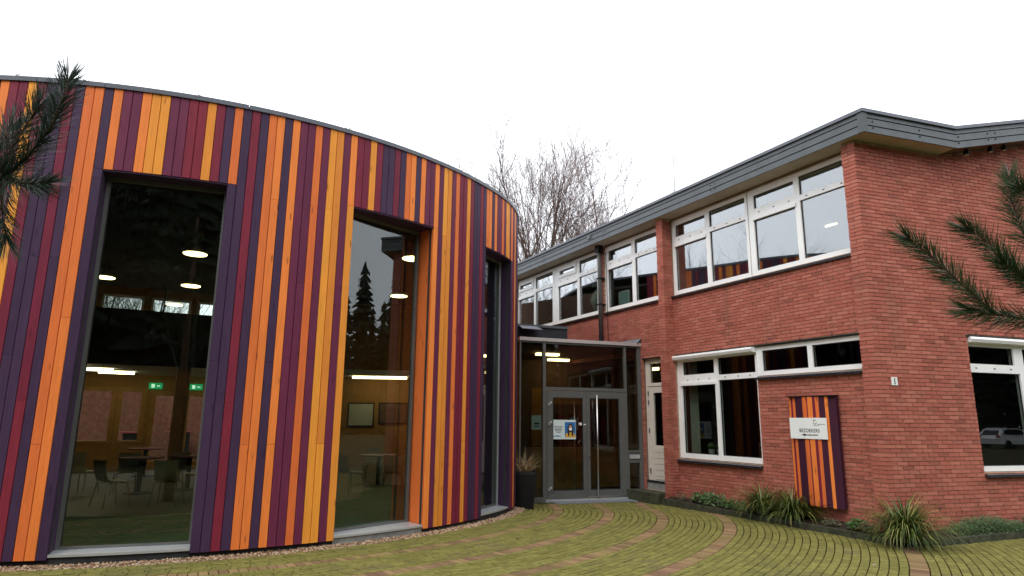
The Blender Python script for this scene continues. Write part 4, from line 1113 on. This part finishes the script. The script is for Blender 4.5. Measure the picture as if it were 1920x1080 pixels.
# ------------------------------------------------------------------ kerb and planting bed
bed = MB()
inner_line = [FA(4.90,-.02,0), FA(3.3,DA,0), FA(1.6,DA,0), FA(.30,DA,0), FA(.0,.02,0), FB(.62,.0,0), FB(2.46,.0,0), FB(6.4,.0,0)]
for i in range(len(KERB)-1):
    p0, p1, q0, q1 = KERB[i], KERB[i+1], inner_line[i], inner_line[i+1]
    bed.quad(p0+Z*.065, p1+Z*.065, q1+Z*.14, q0+Z*.14)
bed_o = bed.build('planting_bed', SOIL); tag(bed_o, kind='structure')
kerb = thing('kerb_edging', (K.x, K.y, 0), 'low mossy concrete kerb edging along the planting bed', 'kerb')
for p, q in zip(KERB, KERB[1:]):
    d = (q-p); L = d.length; x = d/L; n = max(1, round(L/1.0)); y = Z.cross(x)
    for k in range(n):
        c0 = p+x*(L*(k+.5)/n); mb = MB(); mb.box(V(c0.x,c0.y,-.06)+V(0,0,random.uniform(-.004,.004)), x, y, Z, L/n-.006, .065, .15)
        mb.build('kerb_stone', MOSSY_CONC, kerb)

# ------------------------------------------------------------------ plants
def blade(mb, P, az, length, lean, w, droop, segs=5):
    d = V(math.cos(az), math.sin(az), 0); side = V(-d.y, d.x, 0); pts = []
    x = z = 0.; th = lean
    for k in range(segs+1):
        pts.append((P+d*x+Z*z, w*(1-(k/segs)**1.6)+.0006))
        st = length/segs; x += math.sin(th)*st; z += math.cos(th)*st; th += droop/segs*(.5+k/segs)
    n = len(mb.v)
    for p, ww in pts: mb.v += [p-side*ww, p+side*ww]
    for k in range(segs): mb.f.append((n+2*k, n+2*k+1, n+2*k+3, n+2*k+2))
def grass_clump(P, n, length, label, mat=GRASS, w=.0075, name='sedge_clump', droop=2.9, r=.07, cat='grass plant', group='sedge clumps in the planting bed'):
    t = thing(name, P, label, cat, group)
    mb = MB()
    for k in range(n):
        a = random.random()*6.283; rr = r*math.sqrt(random.random()); l = length*random.uniform(.55,1.1)
        blade(mb, P+V(math.cos(a)*rr, math.sin(a)*rr, -.02), a+random.uniform(-.5,.5), l, random.uniform(.02,1.0), w*random.uniform(.6,1.2), random.uniform(.55,1.15)*droop)
    mb.build('blades', mat, t)
    cr = MB(); cr.lathe(P+V(0,0,-.03), [(r*1.1,0),(r*.9,.05),(r*.4,.09)], 10); cr.build('crown', SOIL, t)
    return t
def leafy(P, rx, ry, h, n, size, label, mat, name='leafy_plant', cat='plant', group='small plants in the bed', narrow=False):
    t = thing(name, P, label, cat, group); mb = MB(); stem = MB()
    for k in range(n):
        a = random.random()*6.283; q = math.sqrt(random.random()); c = P+FA.x*(math.cos(a)*rx*q)+FA.n*(math.sin(a)*ry*q)
        c.z += h*random.uniform(.15,1)*(1-.5*q*q)
        d = V(random.gauss(0,1), random.gauss(0,1), random.gauss(.4,.6)).normalized(); u = d.orthogonal().normalized(); s_ = size*random.uniform(.6,1.3)
        ww = .22 if narrow else .5
        mid = c+d*s_*.5-Z*.0
        mb.quad(c, mid+u*s_*ww*.6, c+d*s_-Z*s_*.15, mid-u*s_*ww*.6)
        if k % 6 == 0: stem.tube([V(P.x*.3+c.x*.7, P.y*.3+c.y*.7, P.z), c], .003, 3, False)
    mb.build('leaves', mat, t); stem.build('stems', BARK, t)
    return t
def bedp(u, v, z=.12):
    P = on_z(u, v, z); return P
grass_clump(FA(2.40,.04,.11), 520, .80, 'tall sedge clump under the right end of the big lower window', r=.10)
grass_clump(FA(1.72,.05,.11), 520, .80, 'spreading sedge clump at the lower left corner of the visitor sign board', r=.11)
grass_clump(V(5.66,9.70,.08), 760, .88, 'largest sedge clump, at the building corner spilling over the kerb', r=.11)
leafy(FA(3.75,-.02,.10), .55, .12, .24, 420, .075, 'bushy dark green plant below the big lower window', LEAF)
leafy(FA(3.05,0,.10), .30, .12, .16, 170, .07, 'low leafy plant between the big window bush and the tall sedge', LEAF)
leafy(FA(4.55,0,.10), .16, .10, .16, 110, .05, 'small dry looking plant at the foot of the brick pilaster', LEAF_DULL, narrow=True)
leafy(FA(.98,.06,.10), .14, .09, .10, 130, .05, 'pale low plant under the visitor sign board', LEAF_DULL, narrow=True)
leafy(FA(.52,.08,.10), .12, .10, .17, 110, .08, 'dark leafy plant between sign board and building corner', LEAF)
leafy(FA(.33,.12,.10), .14, .08, .15, 120, .07, 'reddish brown straggly plant near the building corner', LEAF_DULL, narrow=True)
def cover(s0, s1, d0, d1, n, h, label):
    P = FB((s0+s1)/2, (d0+d1)/2, .10); t = thing('ground_cover', P, label, 'plant', 'ground cover along the gable'); mb = MB()
    for k in range(n):
        c = FB(random.uniform(s0,s1), random.uniform(d0,d1), .09)
        hh = h*random.uniform(.4,1.1)*(1-.5*abs(((c-K).dot(FB.x)-(s0+s1)/2)/((s1-s0)/2))**2); az = random.random()*6.283
        for q in range(7):
            b = c+V(random.gauss(0,.012), random.gauss(0,.012), hh*q/7); d = V(math.cos(az+q*2.4), math.sin(az+q*2.4), random.uniform(.2,1)).normalized(); u = d.orthogonal().normalized(); l = random.uniform(.02,.05)
            mb.quad(b, b+d*l*.5+u*.006, b+d*l, b+d*l*.5-u*.006)
    mb.build('sprigs', COVER, t); return t
cover(.95, 2.35, .03, .25, 900, .26, 'feathery green ground cover along the gable wall, right of the largest sedge')
cover(2.35, 4.8, .03, .15, 700, .20, 'feathery green ground cover below the gable window')
leafy(FB(2.55,.08,.1), .18, .08, .22, 130, .06, 'dark reddish plant at the right picture edge by the gable wall', LEAF_DULL, narrow=True)
# planter with dry grass
PP = V(.30, 13.55, -.035)
t = thing('tall_planter', PP, 'tall tapered black planter pot beside the entrance', 'planter')
def sq_ring(w, z): 
    pts = []
    for k in range(20):
        a = 2*math.pi*(k+.5)/20; ca, sa = math.cos(a), math.sin(a); q = 1/((abs(ca)**5+abs(sa)**5)**(1/5)); pts.append(V(PP.x+w*q*ca, PP.y+w*q*sa, PP.z+z))
    return pts
mb = MB(); prof = [(.17,0),(.20,.25),(.225,.50),(.235,.68),(.225,.73),(.205,.73),(.20,.68)]
rings = [sq_ring(w, z) for w, z in prof]
for r0, r1 in zip(rings, rings[1:]):
    for k in range(20): mb.quad(r0[k], r0[(k+1) % 20], r1[(k+1) % 20], r1[k])
mb.quad(*rings[0][::-1]); mb.build('pot', BLACK, t, smooth=True)
mb = MB(); mb.quad(*sq_ring(.203,.67)); mb.build('soil', SOIL, t)
t2 = grass_clump(PP+V(0,0,.68), 190, .62, 'dry straw coloured grass growing in the black planter', DRY_GRASS, .0035, 'dry_grass', 1.5, .10, 'grass plant', 'dry grass in the planter')
# litter on the paving
for k, (u, v) in enumerate([(1310,1047),(1480,1062),(1497,1058),(1750,1043),(1775,1047),(1102,948),(1155,950),(1178,938),(1185,939),(1192,940),(1060,992),(970,1010),(1047,982),(1269,1058),(630,1050),(1340,1004),(1640,1060)]):
    P = on_z(u, v, .0); P.z = ground_z(P)+.006; a = random.random()*6; d = V(math.cos(a), math.sin(a), .15); w = V(-d.y, d.x, 0); l = random.uniform(.02,.05)
    mb = MB(); mb.quad(P-d*l, P+w*l*.45+V(0,0,.006), P+d*l, P-w*l*.45+V(0,0,.003)); mb.v.append(P+V(0,0,.002)); 
    o = mb.build('dead_leaf', DEADLEAF); tag(o, 'small fallen leaf scrap lying on the mossy paving', 'leaf', 'leaf scraps on the paving')

# ------------------------------------------------------------------ trees
def grow(mb_thick, mb_thin, P, d, length, rad, level, maxl, rng, spread, up):
    n = 4; pts = [P]; rads = [rad]; p = P.copy(); dd = d.copy()
    for k in range(n):
        dd = (dd+V(rng.gauss(0,.09), rng.gauss(0,.09), rng.gauss(0,.06)+up*.05)).normalized()
        p = p+dd*(length/n); pts.append(p.copy()); rads.append(rad*(1-.42*(k+1)/n))
    (mb_thick if level < 3 else mb_thin).tube(pts, rads, 7 if level < 2 else (4 if level < 4 else 3), False)
    if level >= maxl: return
    nb = rng.choice((2,3,3)) if level < maxl-1 else rng.choice((4,5,5))
    for k in range(nb):
        f = .35+.65*(k+rng.random()*.8)/nb; i = min(n-1, int(f*n)); q = pts[i].lerp(pts[i+1], f*n-i) if f < 1 else pts[-1]
        az = rng.random()*6.283; u = dd.orthogonal().normalized(); w = dd.cross(u)
        a = rng.uniform(.55,1.1)*spread
        nd = (dd*math.cos(a)+(u*math.cos(az)+w*math.sin(az))*math.sin(a)+V(0,0,up*.22)).normalized()
        grow(mb_thick, mb_thin, q, nd, length*rng.uniform(.60,.80), max(rads[min(i+1,n)]*.60, .0055), level+1, maxl, rng, spread, up)
    grow(mb_thick, mb_thin, pts[-1], dd, length*.74, max(rads[-1]*.85, .0058), level+1, maxl, rng, spread, up)
def bare_tree(P, h, rad, seed, label, lean=(0,0), maxl=6, spread=.80, up=.38, group='bare trees behind the school', wide=1.):
    t = thing('bare_tree', P, label, 'tree', group); rng = random.Random(seed)
    a, b = MB(), MB(); grow(a, b, P+V(0,0,-.2), V(lean[0],lean[1],1).normalized(), h*.30, rad, 0, maxl, rng, spread, up)
    zs_ = sorted(p.z for p in b.v); k = h/zs_[int(len(zs_)*.91)]
    for m_ in (a, b):
        for p in m_.v: p.z *= k; p.x = P.x+(p.x-P.x)*wide; p.y = P.y+(p.y-P.y)*wide
    a.build('trunk', BARK, t, smooth=True); b.build('crown', TWIG, t); return t
for u, v, yy, rad, seed, lean, wide, lab in ((958,300,33,.32,3,(.02,0),1.1,'bare tree left, rising directly behind the pavilion roof edge'),(1034,306,31,.32,11,(.03,0),.95,'bare tree in the middle with a thick mossy trunk above the grey roof'),(1172,342,36,.34,5,(.02,0),.9,'slender bare tree on the right above the grey roof')):
    P = at_dist(u, 700, yy); bare_tree(V(P.x,P.y,0), at_dist(u, v, yy).z, rad, seed, lab, lean, wide=wide)
# thin mast
P = at_dist(1267, 400, 26)
o = MB().tube([V(P.x,P.y,0), V(P.x,P.y,at_dist(1267,285,26).z)], [.03,.016], 6).build('antenna_mast', TRIM); tag(o, 'hair thin pale mast rising above the grey roof', 'mast')
# woodland behind the camera: what the panes reflect
wood = MB(); rng = random.Random(21)
spots = [(-34+k*2.6, -rng.uniform(7,15)) for k in range(20)]+[(18+rng.uniform(-3,6), -16+k*3.2) for k in range(6)]
for x, y in spots:
    grow(wood, wood, V(x+rng.uniform(-1,1),y,-.2), V(rng.gauss(0,.08),rng.gauss(0,.08),1), rng.uniform(3.8,5.2), rng.uniform(.13,.26), 0, 4, rng, .62, .7)
for k in range(16):     # bare trees out to the left, mirrored in the upper windows
    grow(wood, wood, V(-20-rng.uniform(0,18), 23+k*1.8, -.2), V(rng.gauss(0,.05),rng.gauss(0,.05),1), rng.uniform(4.6,6.0), rng.uniform(.16,.26), 0, 5, rng, .66, .6)
ever = [(-32+k*1.15+rng.uniform(-.8,.8), -rng.uniform(9,13)) for k in range(46)]+[(-34+k*1.6+rng.uniform(-.8,.8), -rng.uniform(14,22)) for k in range(38)]
ever += [(20+k*1.5+rng.uniform(-.6,.6), -rng.uniform(7,15)) for k in range(14)]+[(62+rng.uniform(0,9), -26+k*1.4) for k in range(30)]
for x, y in ever:        # evergreens: tiers of drooping ragged boughs round a stem, fuller than a fir
    h = rng.uniform(10.5,16.5)*(1.4 if x > 40 else 1); wood.tube([V(x,y,-.2), V(x,y,h*.97)], [.2,.02], 5, False)
    tiers = 26; full = rng.uniform(.10,.15)
    for q in range(tiers):
        f = q/tiers; z = h*(.03+.95*f)+rng.uniform(-.15,.15); R_ = h*full*(1-f**2.2)*rng.uniform(.8,1.15)+.15; n = 18; c0 = len(wood.v); ox, oy = rng.gauss(0,.18)*(1-f), rng.gauss(0,.18)*(1-f)
        wood.v.append(V(x+ox, y+oy, z+h*.05))
        for j in range(n):
            aa = 2*math.pi*(j+rng.uniform(-.3,.3))/n; rr = R_*(rng.uniform(.75,1.25) if j % 2 else rng.uniform(.4,.75))
            wood.v.append(V(x+ox+rr*math.cos(aa), y+oy+rr*math.sin(aa), z-rr*.22+rng.uniform(-.25,.25)))
        for j in range(n): wood.f.append((c0, c0+1+j, c0+1+(j+1) % n))
        for _ in range(26):
            aa = rng.random()*6.283; rr = R_*rng.uniform(.6,1.25); c = V(x+ox+rr*math.cos(aa), y+oy+rr*math.sin(aa), z+rng.uniform(-.4,.4)); d = V(rng.gauss(0,1),rng.gauss(0,1),rng.gauss(-.2,.6)).normalized(); u = d.orthogonal().normalized(); l = rng.uniform(.08,.26)
            wood.quad(c, c+d*l*.5+u*l*.2, c+d*l, c+d*l*.5-u*l*.2)
o = wood.build('woodland', EVERGREEN, origin=V(0,-12,0)); tag(o, 'dark bare and evergreen woodland mirrored in the panes', 'woodland', kind='stuff')

# ------------------------------------------------------------------ pine branches reaching in at both sides
def pine_twig(needles, wood_mb, pts, r0, length, dens, droop=0., tip=True, rng=random):
    pts = [Vector(p) for p in pts]
    # resample
    seg = []
    for a, b in zip(pts, pts[1:]):
        n = max(2, int((b-a).length/.012))
        for k in range(n): seg.append((a.lerp(b, k/n), (b-a).normalized()))
    seg.append((pts[-1], (pts[-1]-pts[-2]).normalized()))
    wood_mb.tube(pts, [r0*(1-.55*k/(len(pts)-1)) for k in range(len(pts))], 6)
    N = len(seg)
    for i, (p, t) in enumerate(seg):
        u = t.orthogonal().normalized(); w = t.cross(u)
        endk = max(0, (i-N+6)/6) if tip else 0
        for q in range(int(2.1*dens*(1+1.5*endk)+rng.random())):
            a = rng.random()*6.283; ang_ = rng.uniform(.35,.95)*(1-.55*endk)
            d = (t*math.cos(ang_)+(u*math.cos(a)+w*math.sin(a))*math.sin(ang_)+V(0,0,-droop*rng.random())).normalized()
            l = length*rng.uniform(.7,1.15); side = d.orthogonal().normalized(); side = (side*math.cos(a)+d.cross(side)*math.sin(a))*.0011
            m = p+d*l*.55+V(0,0,-.004); e = p+d*l+V(0,0,-.010*rng.random())
            n = len(needles.v); needles.v += [p-side, p+side, m+side, m-side, e]
            needles.f += [(n,n+1,n+2,n+3), (n+3,n+2,n+4)]
def pine(P, h, label, twigs, dist, mat, needle_len, limb, seed):
    rng = random.Random(seed)
    t = thing('pine_tree', P, label, 'pine tree', 'pine trees at the picture edges')
    MB().tube([P+V(0,0,-.1), P+V(.03,.02,h*.4), P+V(-.02,0,h)], [.11,.085,.03], 10).build('trunk', PINE_BARK, t, smooth=True)
    nd = MB()
    for pts, r0, dens in twigs:
        wd = MB(); pine_twig(nd, wd, [at_dist(u, v, dist+dy) for u, v, dy in pts], r0, needle_len, dens, .12, rng=rng); wd.build('twig', PINE_BARK, t, smooth=True)
    lp = [at_dist(u, v, dist+dy) for u, v, dy in limb]
    MB().tube([P+V(0,0,lp[0].z-.25)]+lp, [.03]+[.014-.002*k for k in range(len(lp))], 8).build('limb', PINE_BARK, t, smooth=True)
    sgn = 1 if P.x > 0 else -1
    for k in range(11):      # the rest of the crown, outside the picture
        z = h*(.52+.043*k); a = rng.uniform(-1.2,1.2)+(0 if sgn > 0 else math.pi); q = P+V(0,0,z)
        e = q+V(math.cos(a)*.8, math.sin(a)*.8-.3, .25); wd = MB()
        pine_twig(nd, wd, [q, q.lerp(e,.5)+V(0,0,.03), e], .012, needle_len, 4, .1, rng=rng); wd.build('limb', PINE_BARK, t, smooth=True)
        for m_ in range(4):
            b0 = q.lerp(e, .35+.16*m_)+V(0,0,.01); dr = V(math.cos(a), math.sin(a), 0); sd_ = V(-dr.y, dr.x, 0)*(1 if m_ % 2 else -1); wd = MB()
            pine_twig(nd, wd, [b0, b0+dr*.12+sd_*.16+V(0,0,.05), b0+dr*.22+sd_*.24+V(0,0,.16)], .005, needle_len, 5, .1, rng=rng); wd.build('twig', PINE_BARK, t, smooth=True)
    nd.build('needles', mat, t)
    return t
pine(V(-3.1,2.2,0), 6.2, 'dark pine tree whose needled branch hangs in at the left picture edge',
 [([(-20,360,0),(10,298,0),(40,250,.02),(72,198,.03)], .0055, 7), ([(-10,345,0),(48,297,0),(95,240,-.02),(118,185,-.03),(127,150,-.03)], .006, 9),
  ([(5,332,0),(35,345,-.04),(85,343,-.06)], .004, 9), ([(2,340,0),(4,395,.02),(12,445,.02)], .005, 6), ([(-40,300,0),(-10,290,0),(22,235,.05)], .004, 6)],
 2.35, NEEDLE, .125, [(-120,420,.1),(-60,385,.05),(-10,345,0),(7,331,0)], 2)
pine(V(3.6,2.9,0), 6.4, 'green pine tree whose needled branch hangs in at the right picture edge',
 [([(1975,610,0),(1915,596,0),(1865,590,0),(1800,530,.02),(1745,480,.04),(1705,448,.05)], .006, 9), ([(1865,590,0),(1838,585,.01),(1820,581,.02)], .004, 9),
  ([(1960,540,0),(1905,505,.03),(1860,460,.05),(1815,428,.06)], .005, 9), ([(1955,480,.1),(1920,440,.1),(1898,380,.1),(1893,335,.1)], .0045, 7),
  ([(1960,545,0),(1915,520,.0),(1880,490,-.02)], .0045, 9), ([(1990,400,.05),(1945,380,.05),(1912,350,.05)], .004, 7)],
 2.75, NEEDLE_B, .118, [(2080,640,.1),(2010,600,.05),(1975,575,0),(1950,540,0)], 4)

# ------------------------------------------------------------------ things behind the upper windows
def pA(s, d, z): return FA(s, d, z)
t = thing('orange_desk', pA(5.75,-1.1,3.65), 'orange desk behind the upper window left of the brick pilaster', 'desk')
MB().fbox(FA, 5.3, 6.35, -1.5, -.75, 4.72, 4.78).build('desk_top', ORANGE, t)
for s_ in (5.33, 6.28):
    for d_ in (-1.48, -.80): MB().fbox(FA, s_, s_+.04, d_, d_+.04, 3.65, 4.72).build('leg', ORANGE, t)
MB().fbox(FA, 5.35, 6.3, -.80, -.78, 4.3, 4.70).build('front_panel', ORANGE, t)
def red_chair(s0, d0, z0, lab):
    t = thing('red_chair', pA(s0,d0,z0), lab, 'chair', 'red chairs on the desk')
    MB().fbox(FA, s0-.2, s0+.2, d0-.2, d0+.2, z0+.40, z0+.43).build('seat', RED, t)
    for a in (-1, 1):
        for b in (-1, 1): MB().fbox(FA, s0+a*.18-.016, s0+a*.18+.016, d0+b*.18-.016, d0+b*.18+.016, z0, z0+(.78 if b < 0 else .40)).build('leg', RED, t)
    for z_ in (.55,.65,.75): MB().fbox(FA, s0-.18, s0+.18, d0-.19, d0-.17, z0+z_, z0+z_+.04).build('back_slat', RED, t)
red_chair(5.62, -1.05, 4.78, 'red chair standing on the orange desk, right one'); red_chair(6.12, -1.1, 4.78, 'red chair standing on the orange desk, left one')
t = thing('teal_board', pA(7.2,-.62,4.50), 'pale teal board leaning behind the upper window beside the downpipe', 'board')
MB().fbox(FA, 6.95, 7.36, -.62, -.59, 4.46, 5.05).build('board', TEAL, t); MB().plate(FA, (6.93,7.38,4.44,5.07), [(6.97,7.34,4.48,5.03)], -.63, -.585).build('frame', WHITE, t)
P = pA(8.45,-.75,4.50); t = thing('vase_lamp', P, 'cream urn shaped lamp behind the upper window left of the downpipe', 'lamp')
MB().lathe(P, [(.12,.0),(.16,.05),(.12,.16),(.26,.40),(.30,.55),(.22,.72),(.17,.82),(.20,.90),(.24,.93),(.24,.97)], 24).build('body', PLASTER, t, smooth=True)
MB().lathe(P, [(.245,.835),(.255,.86),(.245,.885)], 24).build('band', BLACK, t)
P = pA(10.9,-.6,4.50); t = thing('flower_pot', P, 'small terracotta flower pot on the far upper sill', 'flower pot')
MB().lathe(P, [(.09,0),(.13,.18),(.14,.2)], 16).build('pot', ORANGE, t); MB().lathe(P, [(.10,.2),(.16,.28),(.08,.38)], 10).build('plant', LEAF, t)
for s0, d0, lab in ((3.0,-3.6,'strip light on the upper classroom ceiling'),):
    o = MB().fbox(FA, s0, s0+.28, d0, d0+.04, ZW-.125, ZW-.105).build('strip_light', SOFT_LAMP); tag(o, lab, 'ceiling light', 'classroom strip lights')
for s0, lab in ((3.4,'left short lamp glowing in the big lower window'),(2.75,'right short lamp glowing in the big lower window')):
    o = MB().fbox(FA, s0-.2, s0+.2, -2.4, -2.3, 2.75, 2.80).build('strip_light', SOFT_LAMP); tag(o, lab, 'ceiling light', 'lower room lights')
t = thing('armchair', pA(2.9,-1.3,.25), 'brown upholstered armchair behind the right half of the lower window', 'armchair')
MB().fbox(FA, 2.5, 3.2, -1.7, -1.0, .25, .70).build('seat', BROWN_WALL, t); MB().fbox(FA, 2.5, 3.2, -1.0, -.85, .25, 1.30).build('backrest', BROWN_WALL, t)
t = thing('curtain', pA(4.62,-.6,.3), 'pale hanging curtain at the left side of the big lower window', 'curtain')
mb = MB(); n = 14
for k in range(n):
    s0, s1 = 4.52+.26*k/n, 4.52+.26*(k+1)/n; d0, d1 = -.55+.03*(k % 2), -.55+.03*((k+1) % 2); mb.quad(FA(s0,d0,.4), FA(s1,d1,.4), FA(s1,d1,3.1), FA(s0,d0,3.1))
mb.build('cloth', PLASTER, t)
for s0, lab in ((4.20,'left small green potted plant on the lower sill'),(3.95,'right small green potted plant on the lower sill')):
    P = pA(s0,-.55,1.06); t = thing('potted_plant', P, lab, 'potted plant', 'pots on the lower sill')
    MB().lathe(P-V(0,0,.03), [(.05,0),(.07,.11)], 12).build('pot', SIGN_WHITE, t); MB().lathe(P, [(.05,.08),(.10,.14),(.03,.22)], 9).build('plant', LEAF, t)

# garden wall seen through the far side of the pavilion hall
fg = Frame(W0+V(-3.5,3.2,0), f01.x, f01.n)
o = MB().fbox(fg, -2, 16, -.3, 0, -.06, 3.3).build('garden_wall', m_plain('dull_red_brick', (.20,.085,.06,1), .9, .1, var=.3, nscale=8)); tag(o, 'brick garden wall seen through the hall and its far glass doors', 'wall')

# parked car mirrored in the gable window
def make_car(P, rz):
    t = thing('parked_car', P, 'white estate car parked behind the camera, mirrored in the gable window', 'car')
    c, s_ = math.cos(rz), math.sin(rz)
    def L(x, y, z): return P+V(x*c-y*s_, x*s_+y*c, z)
    side = [(-2.2,.35),(-2.25,.75),(-2.1,1.0),(-1.75,1.42),(-1.2,1.55),(.2,1.52),(.95,1.05),(2.0,.92),(2.25,.65),(2.2,.32)]
    mb = MB(); n = len(side)
    for y, k in ((-.85,1.),(.85,1.)):
        for x, z in side: mb.v.append(L(x, y*(1 if z < 1.1 else .82), z))
    mb.f.append(tuple(range(n-1,-1,-1))); mb.f.append(tuple(range(n,2*n)))
    for i in range(n): j = (i+1) % n; mb.f.append((i,j,n+j,n+i))
    mb.build('body', CAR_WHITE, t)
    for y in (-1, 1):
        w = [(-1.72,1.08),(-1.5,1.40),(-1.15,1.47),(.15,1.45),(.72,1.08)]
        p = [L(x, y*(.86 if z < 1.1 else .72), z) for x, z in w]; MB().prism(p if y < 0 else p[::-1], V(-s_*y*.01*-1, c*y*.01*-1, 0)*-1).build('side_window', CAR_GLASS, t)
        for x in (-1.4, 1.4):
            MB().tube([L(x,y*.70,.33), L(x,y*.88,.33)], .33, 18).build('wheel', BLACK, t)
    for y in (-.72, .72): mb = MB(); mb.box(L(-2.22,y,.85), V(c,s_,0), V(-s_,c,0), Z, .08, .22, .16); mb.build('tail_light', TAIL_RED, t)
    mb = MB(); mb.prism([L(-2.1,-.62,1.02), L(-2.1,.62,1.02), L(-1.80,.56,1.36), L(-1.80,-.56,1.36)], V(-c*.02,-s_*.02,.01)); mb.build('rear_window', CAR_GLASS, t)
P = on_plane(1893, 806, FB.o+FB.n*DB, FB.n); d = ray(1893, 806); d = d-FB.n*2*d.dot(FB.n)
k = 50/ d.length; Q = P+d*k
make_car(V(Q.x, Q.y, -.075), FB.ang)
